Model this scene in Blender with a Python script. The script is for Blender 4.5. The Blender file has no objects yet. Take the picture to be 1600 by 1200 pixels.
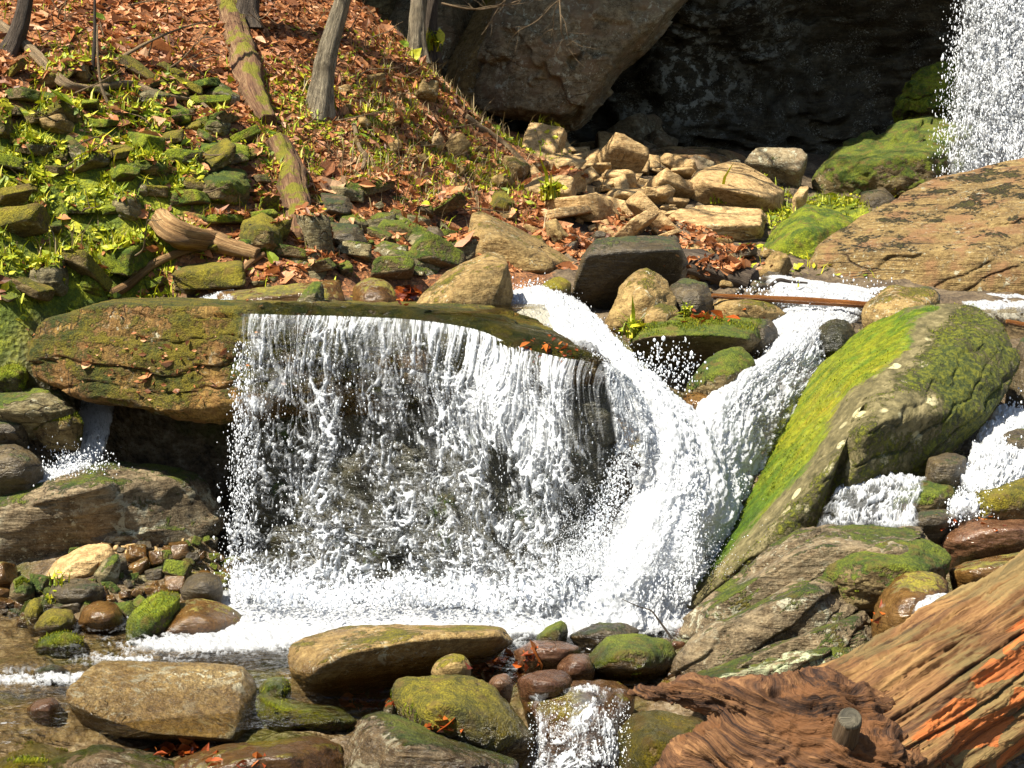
import bpy, bmesh, math, random
import numpy as np
from mathutils import Vector
random.seed(7); RNG = np.random.default_rng(7)
SC = bpy.context.scene; COL = SC.collection
# ---------------------------------------------------------------- camera, light, exposure
F, H, HY = 2200.0, 2.28, 430.0
cd = bpy.data.cameras.new('camera'); cam = bpy.data.objects.new('camera', cd); COL.objects.link(cam)
cam.location = (0, 0, H); cam.rotation_euler = (math.radians(90), 0, 0)
cd.sensor_width = 36; cd.lens = 36*F/1600; cd.shift_y = -(600-HY)/1600; cd.clip_start = .1; cd.clip_end = 500
SC.camera = cam
SUN = Vector((-.43, -.40, .82)).normalized()
elev = math.asin(SUN.z)
w = bpy.data.worlds.new("World"); SC.world = w; w.use_nodes = True
nt = w.node_tree; nt.nodes.clear()
o_ = nt.nodes.new('ShaderNodeOutputWorld'); b_ = nt.nodes.new('ShaderNodeBackground'); s_ = nt.nodes.new('ShaderNodeTexSky')
s_.sky_type = 'NISHITA'; s_.sun_disc = False; s_.sun_elevation = elev; s_.sun_rotation = math.atan2(SUN.x, SUN.y)
b_.inputs[1].default_value = .065
nt.links.new(s_.outputs[0], b_.inputs[0]); nt.links.new(b_.outputs[0], o_.inputs[0])
ld = bpy.data.lights.new('sun', 'SUN'); ld.energy = 5.; ld.angle = math.radians(.5); ld.color = (1, .94, .80)
lo = bpy.data.objects.new('sun', ld); COL.objects.link(lo); lo.rotation_euler = SUN.to_track_quat('Z', 'Y').to_euler(); lo.location = (-8, -4, 20)
SC.view_settings.view_transform = 'Standard'; SC.view_settings.look = 'None'; SC.view_settings.gamma = 1
SC.view_settings.exposure = 1.32
SC.cycles.transparent_max_bounces = 24; SC.cycles.max_bounces = 6; SC.cycles.use_denoising = True
SC.cycles.caustics_reflective = False; SC.cycles.caustics_refractive = False

# ---------------------------------------------------------------- numpy noise
_perm = np.concatenate([np.random.default_rng(3).permutation(256)]*2).astype(np.int32)
_g = np.array([[1,1,0],[-1,1,0],[1,-1,0],[-1,-1,0],[1,0,1],[-1,0,1],[1,0,-1],[-1,0,-1],[0,1,1],[0,-1,1],[0,1,-1],[0,-1,-1],[1,1,0],[0,-1,1],[-1,1,0],[0,-1,-1]], float)
def perlin(p):
    p = np.asarray(p, float); i = np.floor(p).astype(np.int64); f = p-i; i = (i & 255).astype(np.int32)
    u = f*f*f*(f*(f*6-15)+10)
    out = 0
    for dx in (0, 1):
        a = _perm[(i[:,0]+dx) & 255]; wx = u[:,0] if dx else 1-u[:,0]
        for dy in (0, 1):
            b = _perm[(a+i[:,1]+dy) & 255]; wy = u[:,1] if dy else 1-u[:,1]
            for dz in (0, 1):
                h = _perm[(b+i[:,2]+dz) & 255] & 15; wz = u[:,2] if dz else 1-u[:,2]
                g = _g[h]
                out = out+wx*wy*wz*(g[:,0]*(f[:,0]-dx)+g[:,1]*(f[:,1]-dy)+g[:,2]*(f[:,2]-dz))
    return out
def fbm(p, o=4, gain=.5):
    a, s, t = 1., 0, np.asarray(p, float)
    for k in range(o):
        s = s+a*perlin(t+k*17.3); t = t*2.03; a *= gain
    return s
def worley(p, seed=0):
    """2-D, returns F1, F2"""
    i = np.floor(p).astype(np.int64); f1 = np.full(len(p), 9.); f2 = np.full(len(p), 9.)
    for dx in (-1, 0, 1):
        for dy in (-1, 0, 1):
            cx, cy = i[:,0]+dx, i[:,1]+dy
            h = (cx*374761393+cy*668265263+seed*1442695041) & 0x7fffffff
            h = ((h ^ (h >> 13))*1274126177) & 0x7fffffff
            jx = (h & 1023)/1023.; jy = ((h >> 10) & 1023)/1023.
            d = np.hypot(cx+jx-p[:,0], cy+jy-p[:,1])
            m = d < f1
            f2 = np.where(m, f1, np.minimum(f2, d)); f1 = np.where(m, d, f1)
    return f1, f2
def sstep(a, b, x):
    t = np.clip((x-a)/(b-a), 0, 1); return t*t*(3-2*t)
def P(px, py, Y): return np.array([(px-800)*Y/F, Y, H+(HY-py)*Y/F])
def PP(px, py, Y):
    px, py, Y = np.broadcast_arrays(np.asarray(px, float), np.asarray(py, float), np.asarray(Y, float))
    return np.stack([(px-800)*Y/F, Y, H+(HY-py)*Y/F], -1)
def proj(v): return np.stack([800+v[...,0]*F/v[...,1], HY-(v[...,2]-H)*F/v[...,1]], -1)
def inpoly(p, poly):
    x, y = p[:,0], p[:,1]; c = np.zeros(len(p), bool); n = len(poly)
    for k in range(n):
        (x1, y1), (x2, y2) = poly[k], poly[k-1]
        if y1 == y2: continue
        c ^= ((y1 > y) != (y2 > y)) & (x < (x2-x1)*(y-y1)/(y2-y1)+x1)
    return c

# ---------------------------------------------------------------- mesh helpers
def mesh(name, v, faces, smooth=True):
    v = np.asarray(v, np.float32); me = bpy.data.meshes.new(name)
    if not isinstance(faces, list): faces = [faces]
    faces = [np.asarray(f, np.int32) for f in faces if len(f)]
    idx = np.concatenate([f.ravel() for f in faces]); cnt = np.concatenate([np.full(len(f), f.shape[1], np.int32) for f in faces])
    st = np.concatenate([[0], np.cumsum(cnt)[:-1]]).astype(np.int32)
    me.vertices.add(len(v)); me.vertices.foreach_set('co', v.ravel())
    me.loops.add(len(idx)); me.loops.foreach_set('vertex_index', idx)
    me.polygons.add(len(cnt)); me.polygons.foreach_set('loop_start', st)
    me.polygons.foreach_set('use_smooth', np.full(len(cnt), smooth, bool))
    me.update(calc_edges=True)
    return me
def attr(me, name, val):
    val = np.asarray(val, np.float32)
    if val.ndim == 1:
        a = me.attributes.new(name, 'FLOAT', 'POINT'); a.data.foreach_set('value', val)
    else:
        a = me.attributes.new(name, 'FLOAT_VECTOR', 'POINT'); a.data.foreach_set('vector', val.ravel())
def obj(name, v, faces, mat, label=None, cat=None, group=None, kind=None, parent=None, at=None, smooth=True, attrs=None):
    v = np.asarray(v, float)
    if at is None:
        at = np.array([v[:,0].mean(), v[:,1].mean(), v[:,2].min()]) if parent is None else np.zeros(3)
    if parent is not None: at = np.zeros(3); v = v-np.array(parent.location)
    me = mesh(name, v-at, faces, smooth)
    for k, a in (attrs or {}).items(): attr(me, k, a)
    me.materials.append(mat)
    o = bpy.data.objects.new(name, me); COL.objects.link(o); o.location = at
    if parent is not None: o.parent = parent
    return tag(o, label, cat, group, kind)
def tag(o, label=None, cat=None, group=None, kind=None):
    if label: o['label'] = label
    if cat: o['category'] = cat
    if group: o['group'] = group
    if kind: o['kind'] = kind
    return o
def empty(name, loc, label, cat, group=None):
    o = bpy.data.objects.new(name, None); COL.objects.link(o); o.location = loc; o.empty_display_size = .1
    return tag(o, label, cat, group)
def gridfaces(nu, nv, wrap=False):
    a = np.arange(nu*nv).reshape(nv, nu)
    if wrap: a = np.concatenate([a, a[:,:1]], 1)
    return np.stack([a[:-1,:-1], a[:-1,1:], a[1:,1:], a[1:,:-1]], -1).reshape(-1, 4)
_ico = {}
def ico(n):
    if n not in _ico:
        bm = bmesh.new(); bmesh.ops.create_icosphere(bm, subdivisions=n, radius=1)
        bm.verts.ensure_lookup_table()
        _ico[n] = (np.array([x.co[:] for x in bm.verts]), np.array([[q.index for q in f.verts] for f in bm.faces])); bm.free()
    return _ico[n]
def catmull(pts, t):
    """pts (n,k), t in 0..n-1"""
    pts = np.asarray(pts, float); n = len(pts)
    i = np.clip(np.floor(t).astype(int), 0, n-2); f = (t-i)[:,None]
    g = lambda k: pts[np.clip(k, 0, n-1)]
    a, b, c, d = g(i-1), g(i), g(i+1), g(i+2)
    return .5*((2*b)+(c-a)*f+(2*a-5*b+4*c-d)*f*f+(3*b-a-3*c+d)*f**3)
def tube(path, rad, seg=8, n=None, cap=True, disp=None, smoothpath=True):
    """general cylinder; returns v, faces, gc(along metres, angle, radius)"""
    path = np.asarray(path, float); rad = np.asarray(rad, float)
    n = n or (len(path)*4)
    t = np.linspace(0, len(path)-1, n)
    c = catmull(path, t) if smoothpath and len(path) > 2 else np.stack([np.interp(t, np.arange(len(path)), path[:,k]) for k in range(3)], 1)
    r = np.interp(t, np.linspace(0, len(path)-1, len(rad)), rad)
    T = np.gradient(c, axis=0); T /= np.linalg.norm(T, axis=1)[:,None]+1e-9
    up = np.array([0, 0, 1.]) if abs(T[0][2]) < .9 else np.array([0, 1., 0])
    N = np.zeros_like(T); u = np.cross(T[0], up); u /= np.linalg.norm(u)
    for k in range(n):
        u = u-T[k]*u.dot(T[k]); u /= np.linalg.norm(u)+1e-9; N[k] = u
    B = np.cross(T, N)
    a = np.linspace(0, 2*np.pi, seg, endpoint=False)
    L = np.concatenate([[0], np.cumsum(np.linalg.norm(np.diff(c, axis=0), axis=1))])
    R = np.repeat(r[:,None], seg, 1)
    if disp is not None: R = R+disp(np.repeat(L, seg), np.tile(a, n), np.repeat(r, seg)).reshape(n, seg)
    v = c[:,None,:]+R[...,None]*(np.cos(a)[None,:,None]*N[:,None,:]+np.sin(a)[None,:,None]*B[:,None,:])
    v = v.reshape(-1, 3); f = [gridfaces(seg, n, True)]
    gc = np.stack([np.repeat(L, seg), np.tile(a, n), R.ravel()], 1)
    if cap:
        v = np.concatenate([v, [c[0]], [c[-1]]]); k = len(v)-2; j = np.arange(seg); jn = (j+1) % seg
        gc = np.concatenate([gc, [[0, 0, 0]], [[L[-1], 0, 0]]])
        f.append(np.stack([np.full(seg, k), jn, j], 1)); b = (n-1)*seg
        f.append(np.stack([np.full(seg, k+1), b+j, b+jn], 1))
    return v, f, gc
class Acc:
    """collects pieces of ONE thing into one mesh"""
    def __init__(s): s.v, s.f3, s.f4, s.n, s.a = [], [], [], 0, []
    def add(s, v, faces, a=None):
        for f in (faces if isinstance(faces, list) else [faces]):
            f = np.asarray(f)+s.n; (s.f3 if f.shape[1] == 3 else s.f4).append(f)
        s.v.append(np.asarray(v)); s.n += len(v)
        if a is not None: s.a.append(np.asarray(a))
    def get(s):
        f = []
        if s.f3: f.append(np.concatenate(s.f3))
        if s.f4: f.append(np.concatenate(s.f4))
        return np.concatenate(s.v), f
    def att(s): return np.concatenate(s.a)

# ---------------------------------------------------------------- materials
class NT:
    def __init__(s, name):
        s.m = bpy.data.materials.new(name); s.m.use_nodes = True; s.t = s.m.node_tree; s.t.nodes.clear()
    def n(s, typ, **kw):
        x = s.t.nodes.new('ShaderNode'+typ)
        for k, v in kw.items(): setattr(x, k, v)
        return x
    def set(s, sock, v):
        if hasattr(v, 'is_output') or isinstance(v, bpy.types.NodeSocket): s.t.links.new(v, sock)
        elif isinstance(v, tuple) and len(v) == 3 and sock.type == 'RGBA': sock.default_value = (*v, 1)
        else: sock.default_value = v
    def pos(s): return s.n('NewGeometry').outputs['Position']
    def nz(s):
        x = s.n('SeparateXYZ'); s.set(x.inputs[0], s.n('NewGeometry').outputs['Normal']); return x.outputs[2]
    def attr(s, name, out='Fac'): return s.n('Attribute', attribute_name=name).outputs[out]
    def map(s, vec, scale=(1,1,1), rot=(0,0,0), loc=(0,0,0)):
        x = s.n('Mapping'); s.set(x.inputs[0], vec); x.inputs['Scale'].default_value = scale; x.inputs['Rotation'].default_value = rot; x.inputs['Location'].default_value = loc
        return x.outputs[0]
    def noise(s, vec, scale, detail=4, rough=.55, dist=0):
        x = s.n('TexNoise'); s.set(x.inputs['Vector'], vec); x.inputs['Scale'].default_value = scale; x.inputs['Detail'].default_value = detail
        x.inputs['Roughness'].default_value = rough; x.inputs['Distortion'].default_value = dist; return x.outputs['Fac']
    def vor(s, vec, scale, feature='F1', rand=1):
        x = s.n('TexVoronoi', feature=feature); s.set(x.inputs['Vector'], vec); x.inputs['Scale'].default_value = scale; x.inputs['Randomness'].default_value = rand; return x
    def math(s, op, a, b=0., clamp=False):
        x = s.n('Math', operation=op, use_clamp=clamp); s.set(x.inputs[0], a); s.set(x.inputs[1], b); return x.outputs[0]
    def ss(s, x, lo, hi, a=0., b=1.):
        r = s.n('MapRange', interpolation_type='SMOOTHSTEP'); s.set(r.inputs[0], x); s.set(r.inputs[1], lo); s.set(r.inputs[2], hi); s.set(r.inputs[3], a); s.set(r.inputs[4], b); return r.outputs[0]
    def mix(s, f, a, b, mode='MIX'):
        x = s.n('MixRGB', blend_type=mode); s.set(x.inputs[0], f); s.set(x.inputs[1], a); s.set(x.inputs[2], b); return x.outputs[0]
    def ramp(s, f, stops):
        x = s.n('ValToRGB'); s.set(x.inputs[0], f); e = x.color_ramp.elements
        while len(e) < len(stops): e.new(.5)
        for q, (p, c) in zip(e, stops): q.position = p; q.color = (*c, 1)
        return x.outputs[0]
    def bump(s, h, strength=.5, dist=.02, normal=None):
        x = s.n('Bump'); s.set(x.inputs['Height'], h); x.inputs['Strength'].default_value = strength; x.inputs['Distance'].default_value = dist
        if normal is not None: s.set(x.inputs['Normal'], normal)
        return x.outputs[0]
    def bsdf(s, col, rough=.8, normal=None, spec=.4, **kw):
        x = s.n('BsdfPrincipled'); s.set(x.inputs['Base Color'], col); s.set(x.inputs['Roughness'], rough)
        x.inputs['Specular IOR Level'].default_value = spec
        if normal is not None: s.set(x.inputs['Normal'], normal)
        for k, v in kw.items(): s.set(x.inputs[k.replace('_', ' ')], v)
        return x.outputs[0]
    def out(s, sh):
        o = s.n('OutputMaterial'); s.t.links.new(sh, o.inputs[0]); return s.m

def rockmat(name, dark, mid, light, lattr=False, lcol=((.30,.30,.22),(.50,.47,.33)), soak=False, moss=0., mosscol=((.05,.085,.006),(.17,.20,.012)), lichen=0., rough=.85, strata=(0,0,0), sscale=(1,1,5), bump=.8, mossup=1., tint=None, streak=0.):
    dark, mid, light = [tuple(c*k for c, k in zip(x, (.90, .79, .53))) for x in (dark, mid, light)]
    t = NT(name); p = t.pos()
    q = t.map(p, sscale, strata)
    n1 = t.noise(p, 1.6, 6, .6); n2 = t.noise(q, 4.5, 6, .65, .4); n3 = t.noise(p, 70, 4, .75); n4 = t.noise(p, 14, 5, .7)
    f = t.math('ADD', t.math('MULTIPLY', n1, .45), t.math('MULTIPLY', n2, .55))
    col = t.ramp(f, [(.36, dark), (.5, mid), (.66, light)])
    col = t.mix(t.ss(n4, .40, .62, 0, .85), col, t.mix(1., col, (.50, .44, .38), 'MULTIPLY'))
    col = t.mix(t.ss(n3, .52, .66, 0, .75), col, t.mix(.8, col, light)); col = t.mix(t.ss(n3, .46, .34, 0, .7), col, t.mix(1., col, (.45, .42, .38), 'MULTIPLY'))
    if tint is not None:
        col = t.mix(t.ss(t.noise(p, 2.3, 5, .6), .48, .62, 0, .8), col, tint)
    vc = t.vor(t.map(t.mix(.12, p, t.n('TexNoise').outputs['Color']), sscale, strata), 1.7, 'DISTANCE_TO_EDGE').outputs[0]
    crack = t.ss(vc, .0, .035)
    h = t.math('ADD', t.math('MULTIPLY', n2, 1.2), t.math('MULTIPLY', n4, 1.0)); h = t.math('ADD', h, t.math('MULTIPLY', n3, .16))
    h = t.math('ADD', h, t.math('MULTIPLY', t.math('MULTIPLY', t.math('SUBTRACT', 1., crack), t.ss(t.noise(p, .9, 3), .52, .62)), -.5))
    crk = t.math('MULTIPLY', t.math('SUBTRACT', 1., crack), t.ss(t.noise(p, .9, 3), .52, .62)); col = t.mix(crk, col, t.mix(1., col, (.35, .3, .25), 'MULTIPLY'))
    if lichen > 0:
        sel = t.ss(t.noise(p, 1.3, 4), .56-.16*lichen, .66-.12*lichen)
        if lattr: sel = t.math('MAXIMUM', t.math('MULTIPLY', sel, .08), t.attr('crust'))
        b1 = t.noise(p, 3.5 if lattr else 8., 9, .72, .0 if lattr else .6); b2 = t.noise(t.map(p, (1,1,1), (0,0,0), (7,3,1)), 24., 6, .7, .4)
        m1 = t.math('MULTIPLY', t.ss(b1, .60-.065*lichen, .65-.065*lichen), sel); m2 = t.math('MULTIPLY', t.ss(b2, .60-.035*lichen, .65-.035*lichen), t.ss(t.noise(p, 2.2, 4), .45, .6))
        lm = t.math('MULTIPLY', t.math('MAXIMUM', m1, m2), t.ss(n3, .3, .5, .35, .9))
        col = t.mix(lm, col, t.mix(n4, *lcol))
    rr = t.ss(n4, .3, .7, rough*.8, min(1, rough*1.15))
    if moss > 0:
        mz = t.math('MULTIPLY', t.nz(), .5*mossup)
        nm = t.noise(p, 2.6, 6, .65); nf = t.noise(p, 90, 3, .7); nmid = t.noise(p, 22, 4, .7)
        if streak: nm = t.math('ADD', t.math('MULTIPLY', nm, .6), t.math('MULTIPLY', t.noise(q, 3., 4), .4))
        s = t.math('ADD', t.math('ADD', t.math('MULTIPLY', nm, 2.2), mz), t.math('MULTIPLY', nmid, .9))
        th = .70-moss*1.15+1.55
        mm = t.ss(s, th-.10, th+.10)
        mc = t.mix(t.ss(t.math('ADD', t.math('MULTIPLY', t.noise(p, 3.7, 4), .6), t.math('MULTIPLY', nmid, .4)), .40, .60), mosscol[0], mosscol[1])
        mc = t.mix(t.ss(nf, .38, .62, 0, .8), mc, t.mix(1., mc, (.30, .30, .25), 'MULTIPLY'))
        mc = t.mix(t.ss(t.noise(p, 8, 4, .6), .5, .68, 0, .65), mc, (.14, .085, .02))
        col = t.mix(mm, col, mc)
        rr = t.mix(mm, rr, (.95, .95, .95))
        mh = t.math('ADD', t.math('MULTIPLY', nmid, 1.8), t.math('MULTIPLY', nf, 1.2))
        h = t.math('ADD', t.math('MULTIPLY', h, t.math('SUBTRACT', 1., t.math('MULTIPLY', mm, .6))), t.math('MULTIPLY', mm, t.math('ADD', mh, .25)))
    if soak:
        k_ = t.attr('soak'); col = t.mix(t.math('MULTIPLY', k_, .85), col, t.mix(1., col, (.22, .24, .22), 'MULTIPLY')); rr = t.mix(k_, rr, (.2,)*3)
    sx = t.n('SeparateXYZ'); t.set(sx.inputs[0], p)              # stones stand wet to a little above the pool
    wl = t.ss(t.math('ADD', sx.outputs[2], t.math('MULTIPLY', t.math('SUBTRACT', n1, .5), -.5)), .10, -.04)
    col = t.mix(t.math('MULTIPLY', wl, .8), col, t.mix(1., col, (.42, .36, .30), 'MULTIPLY')); rr = t.mix(wl, rr, (.22,)*3)
    return t.out(t.bsdf(col, rr, t.bump(h, bump, .035), spec=.4 if rough > .5 else .6))

M = {}
MG = ((.06,.11,.005),(.27,.31,.008)); MY = ((.085,.08,.006),(.27,.22,.012)); MD = ((.03,.05,.006),(.10,.11,.010))
M['tan']    = rockmat('tan sandstone', (.15,.115,.06), (.27,.20,.10), (.42,.33,.18), lichen=.5, moss=.12, mosscol=MY, sscale=(1,1,4), strata=(.3,.2,0))
M['bright'] = rockmat('sunlit sandstone', (.30,.21,.13), (.50,.375,.24), (.66,.53,.37), lichen=.1, strata=(.2,.1,0))  # palest pinkish tan of the dry stones
M['slab']   = rockmat('speckled slab', (.17,.13,.07), (.31,.24,.13), (.58,.47,.27), lichen=1., sscale=(6,6,6), bump=.9)
M['grey']   = rockmat('grey green stone', (.085,.08,.06), (.17,.16,.115), (.30,.28,.19), lichen=.6, moss=.3, strata=(.5,.3,0))
M['dark']   = rockmat('dark damp stone', (.035,.03,.02), (.075,.062,.042), (.14,.115,.075), moss=.18, mosscol=MD, rough=.5, strata=(.2,.2,0))
M['wet']    = rockmat('wet brown stone', (.06,.035,.015), (.13,.075,.03), (.20,.125,.055), rough=.16, moss=.12, mosscol=MY, bump=.5)
M['wetred'] = rockmat('wet red stone', (.085,.042,.03), (.16,.09,.07), (.25,.17,.14), rough=.18, bump=.5)
M['moss']   = rockmat('mossy stone', (.08,.065,.04), (.15,.12,.07), (.25,.21,.12), moss=.62, lichen=.3)
M['mossy']  = rockmat('yellow mossed stone', (.09,.07,.04), (.17,.135,.07), (.27,.22,.12), moss=.68, mosscol=MY, lichen=.3)
M['mossall']= rockmat('thick moss', (.06,.05,.03), (.10,.09,.05), (.16,.14,.08), moss=.85, mosscol=MG)
M['lich']   = rockmat('lichened layered stone', (.07,.058,.045), (.19,.16,.13), (.36,.31,.26), moss=.24, lichen=1., strata=(0,.62,0), sscale=(1,1,7), bump=1.)
M['crust']  = rockmat('crusty lichened stone', (.07,.058,.045), (.18,.15,.12), (.32,.28,.22), lcol=((.30,.36,.18),(.62,.66,.42)), moss=.22, lichen=1.9, strata=(0,.62,0), sscale=(1,1,7), bump=1.)
M['shelf']  = rockmat('mossed ledge stone', soak=True, dark=(.07,.045,.018), mid=(.23,.15,.04), light=(.40,.28,.09), moss=.64, mosscol=((.06,.075,.006),(.23,.18,.010)), tint=(.21,.105,.03), lichen=.4, sscale=(4,2,.6), mossup=.5, bump=1.)
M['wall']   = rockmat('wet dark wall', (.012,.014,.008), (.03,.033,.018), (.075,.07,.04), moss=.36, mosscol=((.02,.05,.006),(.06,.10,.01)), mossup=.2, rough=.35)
M['brown']  = rockmat('brown slab stone', (.12,.085,.04), (.27,.20,.10), (.42,.34,.19), moss=.04, mosscol=((.09,.075,.018),(.20,.17,.03)), lichen=.4, tint=(.22,.11,.045), strata=(0,.45,0), sscale=(.5,1.2,7), bump=1.4)
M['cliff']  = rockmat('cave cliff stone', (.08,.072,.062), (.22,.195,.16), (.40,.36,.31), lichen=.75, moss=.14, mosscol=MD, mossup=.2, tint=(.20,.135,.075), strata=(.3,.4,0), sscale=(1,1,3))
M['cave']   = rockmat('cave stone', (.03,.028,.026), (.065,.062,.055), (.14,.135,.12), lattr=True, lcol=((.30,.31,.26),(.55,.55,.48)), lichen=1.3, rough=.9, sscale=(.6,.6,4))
# the great green-streaked boulder: stripes of moss along its dip
def greenmat():
    t = NT('green streaked stone'); p = t.pos()
    q = t.map(p, (1, 1, 1), (0, .86, 0)); q = t.map(q, (.28, 1., 1.6))
    n1 = t.noise(q, 4.2, 5, .6, .5); n2 = t.noise(p, 16, 5, .7); n3 = t.noise(p, 60, 3, .6); n0 = t.noise(p, 1.3, 4)
    col = t.ramp(t.math('ADD', t.math('MULTIPLY', n2, .6), t.math('MULTIPLY', n1, .4)), [(.38, (.05,.042,.016)), (.5, (.11,.09,.036)), (.66, (.25,.205,.10))])
    v = t.vor(t.mix(.08, p, t.n('TexNoise').outputs['Color']), 5.5)
    lm = t.math('MULTIPLY', t.ss(v.outputs[0], .30, .22), t.ss(t.noise(p, 1.6, 3), .5, .6))
    col = t.mix(t.math('MULTIPLY', lm, .8), col, (.48, .43, .24))
    a = t.attr('moss'); b = t.attr('tuft')
    m = t.ss(t.math('ADD', t.math('ADD', n1, t.math('MULTIPLY', a, .75)), t.math('MULTIPLY', n2, .45)), 1.06, 1.22)
    nl = t.noise(q, 9., 4, .6)
    mc = t.ramp(t.math('ADD', t.math('MULTIPLY', nl, .55), t.math('MULTIPLY', t.attr('warm'), .5)), [(.24, (.02,.055,.005)), (.40, (.075,.125,.005)), (.54, (.19,.20,.006)), (.72, (.28,.19,.010))])
    mc = t.mix(t.ss(t.math('ADD', t.math('MULTIPLY', n2, .6), t.math('MULTIPLY', n3, .4)), .42, .58, 0, .7), mc, t.mix(1., mc, (.35, .35, .3), 'MULTIPLY'))
    col = t.mix(m, col, mc)
    nt_ = t.noise(p, 26, 5, .75)
    m2 = t.ss(t.math('ADD', t.math('ADD', t.math('MULTIPLY', nt_, .7), t.math('MULTIPLY', t.noise(p, 5, 5, .6), .5)), t.math('MULTIPLY', b, .6)), .98, 1.1)
    col = t.mix(m2, col, t.mix(t.ss(nt_, .4, .62), (.03,.045,.006), t.mix(n0, (.10,.13,.008), (.20,.17,.012))))
    h = t.math('ADD', t.math('MULTIPLY', n2, .6), t.math('MULTIPLY', n3, .15)); h = t.math('ADD', h, t.math('MULTIPLY', m2, t.math('ADD', t.math('MULTIPLY', nt_, 1.6), .2)))
    h = t.math('ADD', h, t.math('MULTIPLY', nl, .3))
    return t.out(t.bsdf(col, t.mix(m, (.75,)*3, (.55,)*3), t.bump(h, .8, .04), spec=.35))
M['green'] = greenmat()

def groundmat():
    t = NT('forest floor'); p = t.pos()
    lf = t.attr('leaf'); ms = t.attr('moss'); wt = t.attr('wet')
    v = t.vor(t.mix(.06, p, t.n('TexNoise').outputs['Color']), 26.); n = t.noise(p, 5, 6, .65); nf = t.noise(p, 60, 4, .7)
    leafc = t.ramp(v.outputs['Color'], [(.0, (.06,.028,.012)), (.35, (.19,.07,.022)), (.65, (.32,.125,.04)), (1., (.46,.23,.09))])
    leafc = t.mix(t.ss(nf, .35, .7, 0, .7), leafc, (.06, .035, .02))
    soil = t.ramp(n, [(.35, (.045,.03,.018)), (.5, (.10,.07,.04)), (.7, (.19,.14,.08))])
    col = t.mix(t.ss(t.math('ADD', lf, t.math('MULTIPLY', n, .6)), .62, .85), soil, leafc)
    mosc = t.mix(t.ss(t.noise(p, 7, 5), .4, .62), (.09,.12,.006), (.30,.31,.012))
    mosc = t.mix(t.ss(nf, .35, .65, 0, .7), mosc, (.03, .05, .006))
    m = t.ss(t.math('ADD', ms, t.math('MULTIPLY', t.noise(p, 3.3, 6, .65), .9)), .82, .98)
    col = t.mix(m, col, mosc)
    bed = t.ramp(t.noise(p, 9, 6, .7), [(.35, (.05,.035,.02)), (.52, (.14,.095,.05)), (.68, (.27,.215,.14))])
    bed = t.mix(t.ss(t.noise(p, 2.2, 4), .5, .66, 0, .8), bed, (.07, .075, .012))
    col = t.mix(wt, col, bed)
    h = t.math('ADD', t.math('MULTIPLY', v.outputs[0], .8), t.math('ADD', t.math('MULTIPLY', n, 1.2), t.math('MULTIPLY', nf, .5)))
    return t.out(t.bsdf(col, t.mix(wt, (.95,)*3, (.25,)*3), t.bump(h, .9, .04), spec=.4))
M['ground'] = groundmat()

def woodmat(name, cols, ls=1.2, cs=5., tint=None, moss=None, rough=.8, bump=1., swirl=0., rot=None):
    """fibres run along gc.x"""
    t = NT(name); g = t.attr('gc', 'Vector'); p = t.pos()
    s = t.n('SeparateXYZ'); t.set(s.inputs[0], g)
    c = t.n('CombineXYZ'); t.set(c.inputs[0], t.math('MULTIPLY', s.outputs[0], ls))
    t.set(c.inputs[1], t.math('MULTIPLY', t.math('SINE', s.outputs[1]), cs)); t.set(c.inputs[2], t.math('MULTIPLY', t.math('COSINE', s.outputs[1]), cs))
    v = t.mix(.05+swirl, c.outputs[0], t.math('MULTIPLY', t.noise(p, 3), 4.))
    n1 = t.noise(v, 1., 6, .65); n2 = t.noise(v, 4., 5, .7); n3 = t.noise(p, 2.2, 8, .7)
    f = t.math('ADD', t.math('MULTIPLY', n1, .5), t.math('MULTIPLY', n2, .5))
    col = t.ramp(f, [(.38, cols[0]), (.5, cols[1]), (.62, cols[2])])
    col = t.mix(t.ss(t.noise(p, 3.1, 5, .65), .48, .66, 0, .7), col, t.mix(1., col, (.55, .5, .42), 'MULTIPLY'))
    if tint is not None: col = t.mix(t.ss(t.math('ADD', n3, t.math('MULTIPLY', n1, .25)), .645, .70, 0, .9), col, t.mix(n2, tint, t.mix(.5, tint, cols[0])))
    if rot is not None:
        rm = t.ss(t.math('ADD', t.attr('rot'), t.math('MULTIPLY', t.math('SUBTRACT', n2, .5), .9)), .45, .6); col = t.mix(t.math('MULTIPLY', rm, .92), col, t.ramp(n2, [(.35, tuple(c*.35 for c in rot)), (.5, rot), (.68, tuple(min(1, c*1.35) for c in rot))]))
        ol = t.ss(t.math('ADD', t.noise(p, 1.7, 5), t.math('MULTIPLY', t.nz(), .2)), .56, .72, 0, .55); col = t.mix(t.math('MULTIPLY', ol, t.math('SUBTRACT', 1., rm)), col, t.mix(n2, (.07,.058,.02), (.19,.155,.058)))
    if moss is not None:
        mm = t.ss(t.math('ADD', t.noise(p, 3.5, 5, .65), t.math('MULTIPLY', t.nz(), .25)), moss-.05, moss+.06)
        col = t.mix(mm, col, t.mix(t.noise(p, 30, 3), (.07,.08,.006), (.24,.20,.015)))
    h = t.math('ADD', t.math('MULTIPLY', n1, 1.), t.math('MULTIPLY', n2, .7)); h = t.math('ADD', h, t.math('MULTIPLY', t.noise(p, 70, 3), .1))
    return t.out(t.bsdf(col, rough, t.bump(h, bump, .03), spec=.3))
M['log'] = woodmat('weathered wood', bump=.7, cols=((.045,.019,.008), (.15,.072,.026), (.255,.145,.052)), ls=.6, cs=3.5, rot=(.33,.095,.022))
M['root'] = woodmat('twisted root wood', ((.02,.009,.005), (.105,.046,.018), (.24,.12,.048)), 1.5, 4.5, tint=(.17,.07,.022), swirl=.12)
M['bark'] = woodmat('grey bark', ((.08,.065,.04), (.25,.20,.13), (.46,.39,.26)), 3.5, 7., moss=.84, bump=1.2)
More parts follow.
